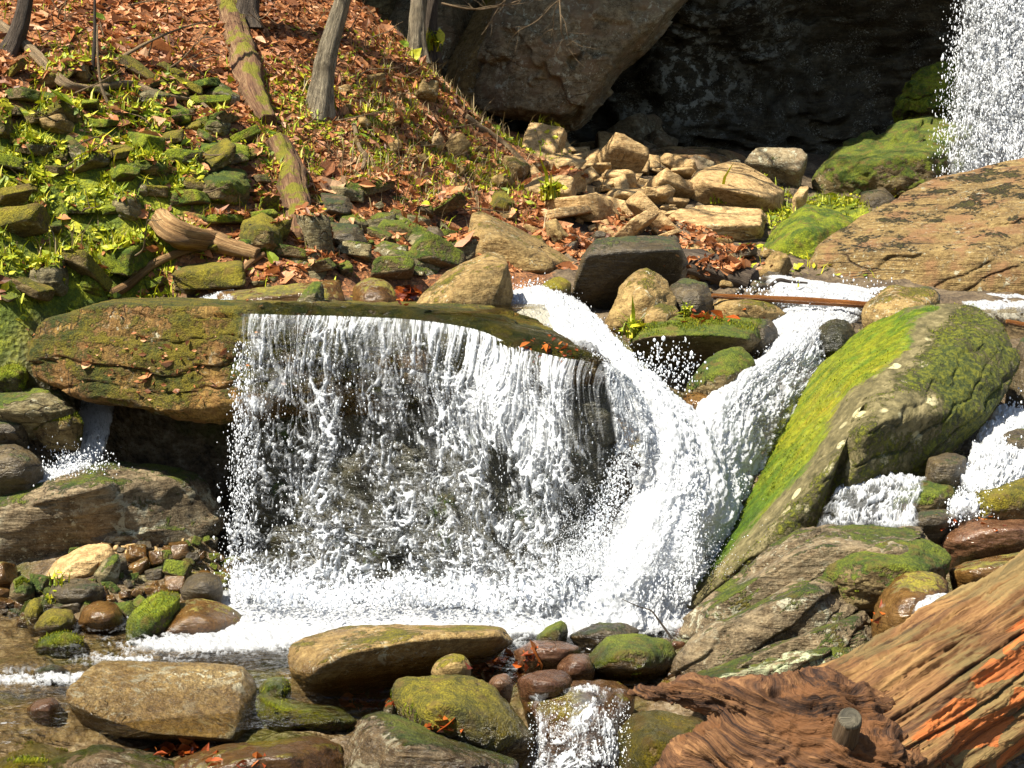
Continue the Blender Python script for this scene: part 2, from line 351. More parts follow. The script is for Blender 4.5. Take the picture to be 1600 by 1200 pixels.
M['stub'] = woodmat('brown stub wood', ((.06,.035,.018), (.16,.10,.05), (.27,.18,.10)), 2., 6.)
M['cut'] = woodmat('sawn end wood', ((.10,.085,.055), (.22,.19,.13), (.32,.28,.20)), 3., 6.)
M['darkbark'] = woodmat('dark bark', ((.03,.022,.016), (.07,.05,.035), (.13,.10,.07)), 2.5, 5.)
M['deadlog'] = woodmat('rotten mossy wood', ((.07,.032,.018), (.17,.085,.04), (.28,.18,.09)), 1.5, 4., moss=.70)
M['stick'] = woodmat('bare stick', ((.14,.085,.04), (.28,.19,.10), (.40,.31,.19)), 3., 3.)
M['redstick'] = woodmat('red wet stick', ((.16,.05,.012), (.34,.12,.025), (.44,.21,.06)), 3., 3., rough=.35)
M['split'] = woodmat('split orange wood', ((.13,.065,.025), (.32,.18,.07), (.48,.32,.15)), 1.5, 4.)

def leafmat(name, cols, rough=.55, spec=.4):
    t = NT(name); a = t.attr('rnd'); p = t.pos()
    col = t.ramp(a, [(k/(len(cols)-1), c) for k, c in enumerate(cols)])
    col = t.mix(t.ss(t.noise(p, 45, 3), .4, .65, 0, .5), col, t.mix(1., col, (.5,.42,.4), 'MULTIPLY'))
    b = t.bsdf(col, rough, spec=spec); tr = t.n('BsdfTranslucent'); t.set(tr.inputs[0], col)
    x = t.n('MixShader'); x.inputs[0].default_value = .22; t.t.links.new(b, x.inputs[1]); t.t.links.new(tr.outputs[0], x.inputs[2])
    return t.out(x.outputs[0])
M['leaf'] = leafmat('dry leaves', [(.13,.05,.02), (.31,.115,.038), (.45,.175,.06), (.55,.25,.10), (.64,.40,.22)])
M['wetleaf'] = leafmat('wet orange leaves', [(.10,.02,.008), (.26,.05,.012), (.40,.09,.016), (.50,.16,.03)], .25, .6)
M['grass'] = leafmat('green blades', [(.10,.16,.006), (.27,.33,.010), (.42,.44,.015), (.52,.46,.02)])
M['straw'] = leafmat('dead grass', [(.16,.11,.05), (.30,.22,.10), (.42,.34,.18)])
M['mossblade'] = leafmat('moss tufts', [(.035,.07,.004), (.10,.14,.006), (.21,.23,.008), (.28,.25,.010)], .8, .2)

def watermat(name, tint=(.9, .9, .85), rough=.04, wave=.5, scale=7.):
    t = NT(name); p = t.pos()
    h = t.math('ADD', t.noise(t.map(p, (1, 1.6, 1)), scale, 3, .55, .6), t.math('MULTIPLY', t.noise(p, scale*4, 2, .5), .25))
    nb = t.bump(h, wave, .06)
    g = t.n('BsdfGlossy'); g.inputs['Roughness'].default_value = rough; t.set(g.inputs['Normal'], nb)
    tr = t.n('BsdfTransparent'); t.set(tr.inputs[0], tint)
    fr = t.n('Fresnel'); fr.inputs[0].default_value = 1.33; t.set(fr.inputs['Normal'], nb)
    x = t.n('MixShader'); t.set(x.inputs[0], t.math('ADD', fr.outputs[0], .02)); t.t.links.new(tr.outputs[0], x.inputs[1]); t.t.links.new(g.outputs[0], x.inputs[2])
    return t.out(x.outputs[0])
M['water'] = watermat('stream water', (.80, .74, .58))
M['poolw'] = watermat('pool water', (.88, .84, .70), wave=.6, scale=5.)

def foammat(name, col=(.66, .675, .70), rough=.3, bumpscale=46., bs=.3, trans=.45):
    t = NT(name); p = t.pos(); a = t.attr('alpha')
    h = t.math('ADD', t.noise(p, bumpscale, 4, .65), t.math('MULTIPLY', t.vor(p, bumpscale*.8).outputs[0], .6))
    nb = t.bump(h, bs, .02)
    b = t.bsdf(col, rough, nb, spec=.6); tl = t.n('BsdfTranslucent'); t.set(tl.inputs[0], col); t.set(tl.inputs['Normal'], nb)
    m = t.n('MixShader'); m.inputs[0].default_value = trans; t.t.links.new(b, m.inputs[1]); t.t.links.new(tl.outputs[0], m.inputs[2])
    tr = t.n('BsdfTransparent'); x = t.n('MixShader'); t.set(x.inputs[0], a); t.t.links.new(tr.outputs[0], x.inputs[1]); t.t.links.new(m.outputs[0], x.inputs[2])
    return t.out(x.outputs[0])
M['foam'] = foammat('white water')
M['lace'] = foammat('falling water', (.74, .76, .79), .10, 60., .7, .35)
def dropmat():
    t = NT('water drops')
    b = t.bsdf((.9, .92, .95), .12, spec=.8); tl = t.n('BsdfTranslucent'); t.set(tl.inputs[0], (.9, .92, .95))
    m = t.n('MixShader'); m.inputs[0].default_value = .35; t.t.links.new(b, m.inputs[1]); t.t.links.new(tl.outputs[0], m.inputs[2])
    return t.out(m.outputs[0])
M['drop'] = dropmat()

# ---------------------------------------------------------------- the ground: one height field through measured points
CP = []
def row(Y, *pz):
    for px, z in pz: CP.append(((px-800)*Y/F, Y, z))
def pix(*l):
    for px, py, Y in l: CP.append(tuple(P(px, py, Y)))
row(4., (-600, -.6), (400, -.6), (1200, -.6), (2200, -.4))
row(5.6, (-400, -.5), (400, -.5), (1200, -.55), (2000, -.4))
row(7.2, (-300, -.25), (0, -.26), (400, -.28), (700, -.36), (880, -.62), (1050, -.5), (1300, -.3), (1700, -.1))
row(7.8, (700, -.25), (820, -.45), (900, -.5), (960, -.42))
row(8.3, (-300, -.15), (0, -.2), (250, -.22), (600, -.22), (850, -.17), (1000, -.12), (1200, .05), (1450, .2), (1800, .3))
row(9.2, (-300, .05), (0, -.12), (200, -.1), (500, -.2), (900, -.2), (1050, -.1), (1250, .1), (1450, .35), (1800, .45))
row(9.9, (-300, .4), (0, .0), (150, .1), (300, .05), (500, -.25), (900, -.25), (1050, 0), (1250, .3), (1400, .5), (1600, .6))
row(10.6, (-300, 1.2), (0, .5), (100, .4), (300, .25), (500, -.1), (850, -.1), (1000, .45), (1080, .85), (1200, .8), (1400, .7), (1600, .8))
row(11.0, (-300, 2.3), (-80, 1.95), (0, 1.8), (50, 1.35), (110, .6), (300, .25), (450, -.1))
row(11.4, (200, .35), (350, .2), (450, .1), (700, .5), (900, 1.0), (1000, 1.35), (1120, 1.1), (1250, 1.25), (1450, .9), (1600, 1.0), (1800, 1.2))
row(12.2, (90, 1.9), (200, 1.6), (350, 1.75), (500, 1.8), (700, 1.8), (850, 1.78), (1000, 1.7), (1150, 1.4), (1250, 1.5), (1400, 1.6), (1600, 1.45), (1800, 1.6))
row(13.2, (650, 1.85), (850, 1.88), (1000, 1.9), (1200, 1.85), (1350, 1.9), (1500, 1.9), (1700, 1.95))
pix((0,470,11.1),(0,300,12),(0,100,14),(0,0,15.5),(-250,250,12),(-250,0,15.5),(0,-250,20),(-300,-300,20),
    (150,430,11.8),(200,300,13),(200,150,14.5),(200,0,17),(220,-200,21),
    (350,462,12.4),(400,380,13),(420,200,15.5),(440,0,18.5),(450,-90,21),
    (560,440,13),(560,330,15),(560,200,16.5),(560,60,18.5),
    (700,425,13.9),(700,340,16),(700,230,18),(690,140,19),(850,425,14.4),(830,340,17),(800,250,19),
    (600,45,21),(700,170,22),(800,250,22),(500,-60,24),(600,60,25),(800,240,26),
    (950,400,16),(950,330,18.5),(950,270,21),(950,240,25),(1100,435,15.2),(1100,370,17),(1100,300,20),(1100,250,23),(1100,235,28),
    (1220,430,16),(1250,390,17.5),(1300,340,19.5),(1300,290,22),(1400,260,25),(1350,450,15),(1500,450,15.5),(1700,450,15.5),
    (1400,400,17),(1600,330,20),(1800,300,22),(1900,400,17))
row(33., (-400, 9.), (400, 6.5), (900, 5.), (1500, 5.2), (2000, 6.))
CP = np.array(CP)
def _phi(r): return -np.sqrt(r*r+.15**2)
n_ = len(CP); D_ = np.hypot(CP[:,None,0]-CP[None,:,0], CP[:,None,1]-CP[None,:,1])
A_ = np.zeros((n_+3, n_+3)); A_[:n_,:n_] = _phi(D_)-np.eye(n_)*.01
A_[:n_,n_] = 1; A_[:n_,n_+1:] = CP[:,:2]; A_[n_:,:n_] = A_[:n_,n_:].T
W_ = np.linalg.solve(A_, np.concatenate([CP[:,2], np.zeros(3)]))
def rawh(x, y):
    o = W_[n_]+W_[n_+1]*x+W_[n_+2]*y
    for k in range(n_): o = o+W_[k]*_phi(np.hypot(x-CP[k,0], y-CP[k,1]))
    return o
GX0, GX1, GY0, GY1, GD = -11., 13., 4.5, 33., .035
gx = np.arange(GX0, GX1, GD); gy = np.arange(GY0, GY1, GD)
XX, YY = np.meshgrid(gx, gy)
q_ = np.stack([XX.ravel(), YY.ravel(), np.zeros(XX.size)], 1)
GZ = rawh(XX, YY)+(fbm(q_*.9, 3)*.12+fbm(q_*4+9, 3)*.045).reshape(XX.shape)
def gh(x, y):
    x = np.asarray(x, float); y = np.asarray(y, float)
    i = np.clip((x-GX0)/GD, 0, len(gx)-1.001); j = np.clip((y-GY0)/GD, 0, len(gy)-1.001)
    a = i.astype(int); b = j.astype(int); u = i-a; v = j-b
    return (GZ[b,a]*(1-u)+GZ[b,a+1]*u)*(1-v)+(GZ[b+1,a]*(1-u)+GZ[b+1,a+1]*u)*v
def hit(px, py):
    Y = np.arange(5, 32, .02); d = H+(HY-py)*Y/F-gh((px-800)*Y/F, Y)
    k = np.argmax(d <= 0); return Y[k] if d[k] <= 0 else 25.
gv = np.stack([XX.ravel(), YY.ravel(), GZ.ravel()], 1); gp = proj(gv)
def blob(p, cx, cy, rx, ry, a=1.): return a*np.exp(-(((p[:,0]-cx)/rx)**2+((p[:,1]-cy)/ry)**2))
bank = sstep(1.9, 2.3, gv[:,2])*sstep(940, 760, gp[:,0])*sstep(10.6, 11.2, gv[:,1])
g_wet = np.clip(sstep(2.05, 1.75, gv[:,2])*sstep(13.5, 12., gv[:,1])*(1-blob(gp, -20, 530, 90, 90)), 0, 1)
g_moss = np.clip(blob(gp, 90, 330, 240, 180, .98)+blob(gp, 0, 520, 80, 80, .9)+blob(gp, 640, 180, 90, 60, .3)+blob(gp, 1290, 350, 90, 60, .8)+blob(gp, 700, 300, 150, 40, .2)+blob(gp, 300, 260, 120, 60, .3), 0, 1)
g_leaf = np.clip(bank*(1-.75*g_moss), 0, 1)
obj('ground', gv, gridfaces(len(gx), len(gy)), M['ground'], 'leafy stream bank and stony bed under the rocks', 'ground', kind='structure', attrs=dict(wet=g_wet, moss=g_moss, leaf=g_leaf))

# ---------------------------------------------------------------- rocks: soft intersection of the half-spaces of a hull
def hullplanes(pts):
    bm = bmesh.new()
    for p in pts: bm.verts.new(p)
    bmesh.ops.convex_hull(bm, input=bm.verts); bm.normal_update()
    pl = {}
    c = np.mean(pts, 0)
    for f in bm.faces:
        n = np.array(f.normal[:]); d = n.dot(np.array(f.verts[0].co[:])-c)
        if d < 0: n, d = -n, -d
        if d > 1e-4 and f.calc_area() > 1e-7: pl[len(pl)] = (n, d, f.calc_area())
    bm.free(); out = []
    for n, d, a in sorted(pl.values(), key=lambda t: -t[2]):
        for k, (m, e, w, s) in enumerate(out):
            if n.dot(m) > .982: out[k] = (m, e, w+a, s+d*a); break
        else: out.append((n, d, a, d*a))
    return c, [(m, s/w) for m, e, w, s in out]
def softhull(pts, sub=5, p=14., amp=.03, freq=2., seed=0, chips=4, ledge=0., ldir=(0,0,1), lfreq=9.):
    pts = np.asarray(pts, float); c, pl = hullplanes(pts); rng = np.random.default_rng(seed)
    nn = np.array([a for a, b in pl]); dd = np.array([b for a, b in pl])
    U, S, Vt = np.linalg.svd(pts-c, full_matrices=False); S = np.maximum(S/S[0], .25)
    d0, f = ico(sub); d = (d0*S)@Vt; d /= np.linalg.norm(d, axis=1)[:,None]
    size = (S[0]*0+np.linalg.norm(pts-c, axis=1).mean())
    for k in range(chips):                                   # knock a few corners off
        n = rng.normal(size=3); n /= np.linalg.norm(n); s = ((pts-c)@n).max()
        nn = np.vstack([nn, n]); dd = np.append(dd, s*rng.uniform(.84, .97))
    q = np.maximum(d@nn.T, 0)/dd; p = p*2.
    r = 1/np.power(np.power(q, p).sum(1), 1/p)
    v = c+d*r[:,None]; o = seed*7.31
    k = fbm(v*freq/size*.5+o, 4)*amp*size*1.3
    k += fbm(v*freq*4/size*.5+o+5, 4, .6)*amp*size*.7
    k += fbm(v*freq*14/size*.5+o+55, 3, .6)*amp*size*.22
    k -= np.abs(fbm(v*freq*1.3/size*.5+o+31, 3))*amp*size*.8
    if ledge:
        l = np.array(ldir, float); l /= np.linalg.norm(l)
        s = (v@l)*lfreq+fbm(v*1.5+o, 3)*.9; fr = s-np.floor(s)
        hsh = np.sin(np.floor(s)*12.9898+seed)*43758.5453; hsh -= np.floor(hsh)
        k += ledge*((hsh-.5)*1.4*sstep(0, .2, fr)+(np.roll(hsh, 0)-.5)*0-.5*np.exp(-(fr/.1)**2))
    k = np.clip(k, -.3*r, .3*r)
    return v+d*k[:,None], f
NR = [0]
def parse(s):
    return [tuple(float(x) for x in t.split(',')) for t in s.split()]
def rockpts(out, Y=None, thick=None, inner=(), front=.45, sink=True, tilt=.5):
    """outline in photo pixels -> points of a solid at distance Y"""
    o2 = np.array([t[:2] for t in out]); lo, hi = o2.min(0), o2.max(0); c = (lo+hi)/2
    if Y is None: Y = hit(c[0], hi[1]-2)
    wid = (hi[0]-lo[0])*Y/F; hei = (hi[1]-lo[1])*Y/F
    T = thick or .75*math.sqrt(wid*hei)+.1
    pts = []
    for t in out:
        h = (hi[1]-t[1])/(hi[1]-lo[1]+1e-6)
        pts.append(P(t[0], t[1], Y+(t[2] if len(t) > 2 else T*(.12+tilt*h))))
    if inner:
        for t in inner: pts.append(P(t[0], t[1], Y+t[2]))
    else:
        for t in out: pts.append(P(c[0]+(t[0]-c[0])*front, c[1]+.1*(hi[1]-lo[1])+(t[1]-c[1])*front, Y-T*.16))
    for t in out: pts.append(P(c[0]+(t[0]-c[0])*.62, c[1]+(t[1]-c[1])*.62, Y+T*1.05))
    if sink:
        for s in (-.3, .3):
            x = (c[0]+s*(hi[0]-lo[0])-800)*Y/F; y = Y+T*.4
            zb = H+(HY-hi[1])*Y/F
            pts.append(np.array([x, y, max(min(zb, float(gh(x, y)))-.06, zb-.35*hei-.1)]))
    return np.array(pts), Y
def R(name, label, mat, outline, Y=None, thick=None, inner='', p=13., amp=.035, sub=5, ledge=0., ldir=(.2,.1,1), lfreq=9., group=None, cat='rock', chips=7, sink=True, front=.45, tilt=.5, freq=2.):
    NR[0] += 1
    pts, Y = rockpts(parse(outline), Y, thick, parse(inner), front, sink, tilt)
    v, f = softhull(pts, sub, p, amp, freq, NR[0], chips, ledge, ldir, lfreq)
    return obj(name, v, f, M[mat], label, cat, group)
# ---------------------------------------------------------------- big rocks
# the ledge boulder under the main curtain: an overhanging slab on a recessed wall, one body
acc = Acc(); am = []
sl = [P(160,476,10.6),P(385,487,10.3),P(640,493,10.22),P(750,506,10.1),P(60,500,10.75),P(42,545,10.7),P(44,590,10.75),P(120,622,10.5),P(240,648,10.35),P(390,668,10.5),
      P(170,466,12.6),P(640,476,12.6),P(800,480,12.3),P(70,520,12),P(100,600,12.4),P(400,600,12.6),P(800,560,12.3),P(942,553,9.72),P(966,592,9.85),P(860,530,9.9),P(850,512,11.2),P(935,600,9.82)]
v, f = softhull(sl, 7, 24, .03, 4., 501, 3, .07, (.05,.1,1), 6.); q = proj(v)
obj('ledge_boulder', v, f, M['shelf'], 'huge overhanging mossy ledge boulder the middle waterfall pours over', 'boulder', attrs=dict(soak=sstep(372, 410, q[:,0]+12*perlin(v*4))*sstep(11., 10.4, v[:,1])))
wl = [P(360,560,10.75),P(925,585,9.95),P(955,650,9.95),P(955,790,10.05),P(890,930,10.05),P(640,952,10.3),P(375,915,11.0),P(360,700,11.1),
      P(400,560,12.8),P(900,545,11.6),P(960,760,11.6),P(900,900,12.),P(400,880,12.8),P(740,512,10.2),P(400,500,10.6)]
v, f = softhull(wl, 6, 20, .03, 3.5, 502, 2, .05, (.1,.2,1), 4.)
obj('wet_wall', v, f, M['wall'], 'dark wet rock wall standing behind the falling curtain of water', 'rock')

def green_boulder():
    pts = [P(1052,935,10.0),P(1130,845,10.6),P(1165,750,10.9),P(1205,680,11.1),P(1290,560,11.6),P(1365,508,11.7),P(1490,468,11.4),P(1562,492,11.2),
           P(1592,575,10.7),P(1555,640,10.3),P(1480,705,10.0),P(1440,748,9.9),P(1350,745,9.75),P(1300,790,9.5),P(1240,845,9.35),P(1150,905,9.3),P(1075,965,9.4),
           P(1300,725,9.45),P(1335,690,9.4),P(1388,625,9.75),P(1440,555,10.2),P(1510,520,10.6),P(1480,640,9.85),
           P(1250,640,12.3),P(1450,560,12.6),P(1500,650,12),P(1200,860,11.3),P(1150,960,10.3)]
    v, f = softhull(pts, 7, 34, .02, 3., 503, 3, .03, (-.5,.2,.8), 5.)
    q = proj(v)
    # a cleft between the streaked face and the right block
    d = np.abs((q[:,0]-1330)*.93+(q[:,1]-700)*.36-8*perlin(v*3))
    cl = np.exp(-(d/9)**2)*sstep(610, 660, q[:,1])
    v[:,1] += cl*.16; 
    nl = sstep(0, 60, -((q[:,0]-1335)*.76+(q[:,1]-690)*.65)-12*perlin(v*4))
    s_ = (q[:,0]-1335)*.76+(q[:,1]-690)*.65
    sl_ = (q[:,0]-1052)*.845+(q[:,1]-935)*.536
    ms = np.clip(.17+.58*sstep(10, -50, s_)*sstep(960, 890, q[:,1])*(1-.85*sstep(45, 85, sl_)*sstep(730, 790, q[:,1]))+.22*sstep(95, 20, sl_)*sstep(960, 890, q[:,1])+.5*blob(q, 1290, 770, 50, 55)+.35*blob(q, 1390, 540, 70, 50)-.55*blob(q, 1345, 640, 55, 50)-.4*blob(q, 1180, 880, 60, 50)-.3*blob(q, 1440, 500, 60, 40), 0, 1)*(.15+.85*nl)
    # streaks keep to their own strips of rock, whichever way the light comes
    warm = np.clip(.15+.38*blob(q, 1330, 640, 130, 80)+.2*blob(q, 1380, 540, 120, 60)+.2*blob(q, 1250, 770, 60, 120), 0, 1)
    tf = (1-nl)*np.clip(.70+.3*blob(q, 1500, 600, 80, 90)-.5*blob(q, 1425, 640, 40, 30), 0, 1)
    return obj('green_boulder', v, f, M['green'], 'great slanting boulder streaked with green moss right of the white chute', 'boulder', attrs=dict(moss=ms, warm=warm, tuft=tf))
green_boulder()
pts = [P(1235,455,16.2),P(1290,385,17.2),P(1370,330,17.8),P(1450,285,18.4),P(1600,240,19),P(1800,190,19.5),P(1800,470,15.),P(1600,452,15.2),P(1570,470,15.3),P(1480,468,15.3),P(1390,455,15.6),P(1530,400,15.3),
       P(1700,300,20.5),P(1450,330,20.5),P(1300,420,19)]
v, f = softhull(pts, 7, 30, .014, 4., 504, 1, .05, (-.35,.25,.85), 4.)
obj('brown_slab', v, f, M['brown'], 'massive tilted brown rock slab below the far waterfall', 'boulder')

# foreground
R('slab_rock','blocky speckled tan slab rock standing at the bottom left of the stream','slab','98,1080,.25 130,1050,.5 165,1031,.75 270,1033,.75 381,1038,.7 405,1070,.6 402,1134,.45 378,1164,.35 290,1165,.4 142,1156,.45 112,1112,.25',7.5,.7,'380,1048,.55 366,1152,.02 290,1148,0 216,1138,.02 140,1112,.1 105,1096,.2',p=30,amp=.014,sub=6,chips=2,freq=3,sink=False)
R('undercut_rock','long dark undercut boulder with a flat olive top in the foreground','tan','445,1010,.4 470,996,.6 540,985,.8 620,978,.9 690,986,.9 745,979,.9 800,986,.9 806,1004,.6 775,1030,.6 690,1036,.75 600,1052,.65 520,1095,.5 472,1087,.3 447,1045,.2',8.1,.8,'480,1050,.0 535,1017,.0 632,1004,.05 675,994,.1 770,992,.15',p=26,amp=.02,sub=6,freq=3,sink=False,chips=3)
R('mossy_rock','rounded dark rock furred with yellow moss beside the small front cascade','mossy','602,1076 622,1053 700,1050 770,1068 812,1110 842,1160 800,1182 740,1172 690,1152 615,1112',7.3,.6,p=14,sub=6)
R('small_stone','small smooth tan stone resting on the yellow mossy rock','tan','670,1048 678,1030 702,1019 728,1022 740,1040 736,1056 690,1060',7.75,.2,p=7,sub=4,chips=1,amp=.02)
R('small_stone','small pinkish grey stone among wet orange leaves','wetred','758,1072 770,1055 792,1050 803,1062 802,1078 770,1082',7.65,.16,p=6,sub=4,chips=1,amp=.02)
R('mossy_rock','broad mossy rock cut off by the bottom edge, below the yellow mossy one','lich','536,1150 545,1120 575,1114 640,1128 700,1152 760,1172 815,1195 815,1245 530,1245',6.9,.7,p=12,sub=6)
R('flat_rock','low grey flat rock in front of the speckled slab','lich','40,1215 80,1188 140,1165 205,1168 240,1180 290,1190 340,1240 30,1245',7.0,.6,p=14,sub=5,ledge=.02)
R('flat_rock','flat brown wet rock along the bottom edge between slab and mossy rock','wet','250,1195 330,1168 420,1160 500,1150 540,1160 550,1195 545,1240 250,1240',7.0,.6,p=14,sub=5)
R('ledge_rock','long low green ledge rock right of the speckled slab','mossall','396,1092 440,1092 500,1102 545,1113 566,1128 545,1142 480,1132 400,1122',7.75,.35,p=12,sub=5)
R('mossy_stone','bright yellow moss mound between slab and undercut boulder','mossall','400,1078 418,1058 440,1055 456,1070 452,1092 405,1096',8.0,.3,p=6,sub=4)
R('grey_stone','small blue grey stone tucked left of the yellow mossy rock','grey','598,1112 604,1090 618,1092 622,1112 612,1122',7.5,.15,p=7,sub=4,chips=1)
R('mossy_rock','brown and green rock at the pool edge left of the layered rock','moss','896,1048 925,1010 950,990 1000,988 1050,1000 1064,1025 1050,1052 960,1060',8.35,.5,p=10,sub=5)
R('ledge_rock','small pointed mossy stone at the right end of the undercut boulder','moss','835,995 858,976 882,966 890,985 880,1004 845,1008',8.7,.25,p=12,sub=4)
R('ledge_rock','low dark wet stone at the edge of the foaming pool','dark','886,992 930,972 975,972 1005,984 985,1004 905,1006',8.75,.3,p=12,sub=5)
R('flat_rock','red brown wet flat stone under the thin sheet of water','wetred','795,1018 830,1000 880,1000 915,1012 900,1032 820,1036',8.35,.3,p=12,sub=4)
R('flat_rock','wet reddish stone right of the small leaf pile','wetred','800,1060 830,1046 880,1046 900,1064 880,1090 815,1088',7.9,.3,p=10,sub=4)
R('flat_rock','wet violet brown stone in the middle of the leafy shallows','wetred','868,1040 890,1020 925,1022 935,1048 905,1062 870,1056',8.2,.25,p=9,sub=4)
R('ledge_rock','wet mossy ledge the small front cascade falls over','wet','815,1085 850,1066 920,1060 985,1066 1000,1084 985,1150 960,1215 850,1225 825,1150',7.75,.5,p=16,sub=5)
R('dark_rock','dark mossy rock right of the small front cascade, under the tree root','mossy','958,1140 985,1112 1040,1110 1100,1120 1130,1160 1130,1245 960,1245',7.3,.5,p=12,sub=5)
def plates(name, label, rows, cat='rock'):
    o0 = None
    for k, (mat, ol, Y, th, amp) in enumerate(rows):
        NR[0] += 1; pts, Y = rockpts(parse(ol), Y, th, (), .8, False, .55)
        v, f = softhull(pts, 6, 26, amp, 3.5, NR[0], 5, .05, (-.58,.2,.8), 9.)
        if o0 is None: o0 = obj(name, v, f, M[mat], label, cat)
        else: obj('layer', v, f, M[mat], parent=o0)
    return o0
plates('layered_rock','long lichened upper slab of the layered rocks behind the log',[('lich','1048,1000 1056,975 1080,960 1150,905 1230,848 1262,822 1290,812 1350,808 1440,815 1455,836 1400,850 1330,858 1275,872 1240,898 1160,950 1110,985 1070,1006',8.6,.9,.02),('lich','1275,868 1330,842 1440,832 1458,848 1440,872 1380,890 1300,888',8.75,.5,.03)])
plates('layered_rock','lower lichened block of stacked plates just behind the log',[('lich','1042,1068 1050,1035 1082,1000 1160,946 1250,894 1292,898 1342,945 1300,964 1200,1000 1130,1040 1080,1062',8.15,.7,.022),('lich','1090,1060 1130,1035 1215,1000 1305,958 1352,950 1378,1005 1345,1030 1250,1048 1140,1070',7.95,.7,.03),('crust','1060,1090 1075,1060 1140,1045 1230,1018 1320,1010 1372,1005 1340,1050 1260,1085 1210,1110 1100,1110',7.75,.6,.04)])
R('layered_rock','mossy green shoulder of rock between the layered slab and the log','moss','1275,895 1300,872 1345,848 1445,842 1480,855 1502,872 1470,895 1420,915 1376,942 1340,945 1310,925',8.3,.6,p=16,sub=6,amp=.05)
R('brown_rock','rounded wet brown boulder with water curling past, behind the log','wet','1355,985 1365,935 1400,895 1440,885 1485,900 1496,930 1470,975 1420,1010 1370,1010',7.85,.6,p=7,sub=5)
R('flat_rock','red brown wet rock with a thin dripping lip at the right edge','wetred','1455,835 1490,818 1545,803 1610,800 1660,815 1650,850 1560,856 1490,868 1462,850',9.1,.6,p=14,sub=5)
R('flat_rock','dull wet rock under the dripping lip at the right edge','wet','1470,895 1500,878 1560,868 1620,860 1640,900 1560,912 1490,915',8.5,.5,p=10,sub=5)
R('mossy_rock','olive mossy stones at the right edge under the right hand cascade','mossy','1498,800 1510,772 1545,768 1600,742 1640,745 1640,800 1560,812 1505,818',9.3,.5,p=10,sub=5)
R('brown_rock','brown stone wedged at the head of the right hand cascade','dark','1444,745 1448,715 1480,706 1510,712 1512,740 1500,757 1455,757',9.6,.3,p=12,sub=5)
R('dark_rock','dark wet stone splashed by the right hand cascade near the edge','dark','1556,712 1562,680 1585,668 1640,675 1640,715 1590,716',10.0,.35,p=10,sub=5)
R('brown_rock','dark green wet stone in the stream below the great green boulder','moss','1388,790 1400,760 1440,748 1495,750 1502,775 1480,798 1420,808',9.45,.4,p=9,sub=5)
R('brown_rock','small dark stone in the right hand foam','dark','1420,812 1435,796 1480,794 1500,806 1480,822 1430,824',9.2,.25,p=8,sub=4)

R('dark_rock','dark rock at the right edge behind the great green boulder','dark','1568,650 1572,580 1596,525 1660,515 1680,640',11.5,.6,p=16,sub=5)
# around the upper pool
R('round_rock','round grey brown boulder above the great green boulder','tan','1340,510 1350,470 1385,446 1425,444 1450,462 1470,450 1475,470 1440,500 1400,520 1360,530',12.3,.7,p=8,sub=5)
R('round_rock','dark round wet rock beside the round boulder','dark','1410,470 1420,450 1450,445 1470,458 1468,480 1430,492',12.9,.45,p=8,sub=4)
R('dark_rock','small dark rock with water dripping over it in the right branch','wall','1268,540 1275,510 1300,495 1330,498 1342,522 1338,560 1280,560',11.9,.45,p=8,sub=5)
R('angular_rock','yellow brown angular boulder at the lip left of the chute','tan','640,490,.3 655,465,.4 700,420,.7 765,390,.9 800,400,.9 808,435,.7 795,468,.5 750,500,.3 700,502,.2 655,498,.1',11.7,.9,'672,492,0 735,430,.15 790,415,.3 700,470,-.05 770,480,.1',p=22,amp=.02,sub=6)
R('overhung_rock','dark leaning boulder with a thin sunlit top above the chute','dark','882,488,.4 893,440,.35 905,405,.2 930,372,.2 1000,370,.5 1060,376,.7 1078,415,.7 1062,470,.9 1000,492,.9 930,492,.8',13.0,1.,'915,398,-.1 1000,390,-.15 1068,398,.1',p=26,amp=.02,sub=6,sink=False,chips=3)
R('knobby_rock','lumpy tan boulder in front of the dark leaning one','tan','938,520 950,485 968,440 1010,412 1042,428 1062,470 1055,500 1010,522 970,530',12.2,.6,p=8,sub=5,amp=.05)
R('round_rock','small round tan stone leaning on the lumpy boulder','tan','1004,505 1010,485 1030,472 1058,478 1068,500 1050,515 1015,515',11.9,.3,p=7,sub=4)
R('dark_rock','brown square rock right of the lumpy tan boulder','dark','1040,485 1045,445 1070,432 1105,440 1116,470 1112,492 1060,498',12.6,.5,p=14,sub=5)
R('mossy_rock','boulder with a bright green moss cap and black front between the two chutes','moss','978,540,.5 995,512,.4 1050,492,.5 1120,490,.6 1195,500,.6 1200,530,.5 1150,580,.8 1090,612,.9 1040,600,.9 990,570,.8',11.5,.7,'1000,528,.05 1010,525,0 1100,522,-.1 1175,535,0',p=20,sub=6,sink=False,chips=3)
R('mossy_rock','two lobed mossy rock splashed by the right branch of the chute','moss','1058,615 1080,575 1120,545 1165,535 1185,560 1160,600 1120,625 1085,640',11.0,.5,p=8,sub=5,amp=.05)
R('dark_rock','dark wet stone under the two lobed mossy rock','wet','1060,632 1072,612 1095,612 1120,620 1105,640 1080,650',10.8,.3,p=9,sub=4)
R('flat_rock','flat tan rocks under the red stick in the upper stream','tan','1110,480 1120,466 1160,462 1205,470 1232,490 1200,500 1130,496',12.6,.4,p=13,sub=5)
R('mossy_rock','brown rock at the left edge of the right branch','dark','1150,525 1170,498 1205,494 1220,520 1205,545 1165,548',11.9,.4,p=9,sub=4)
R('round_rock','smooth round brown boulder at the back of the upper pool','wet','545,478 550,445 575,430 605,435 625,460 622,485 560,492',12.2,.45,p=6,sub=5,amp=.02)
R('pointed_rock','upright pointed slab of stone standing in the upper pool','grey','452,490 470,460 490,438 505,440 508,470 506,492 470,494',11.7,.25,p=20,sub=5)
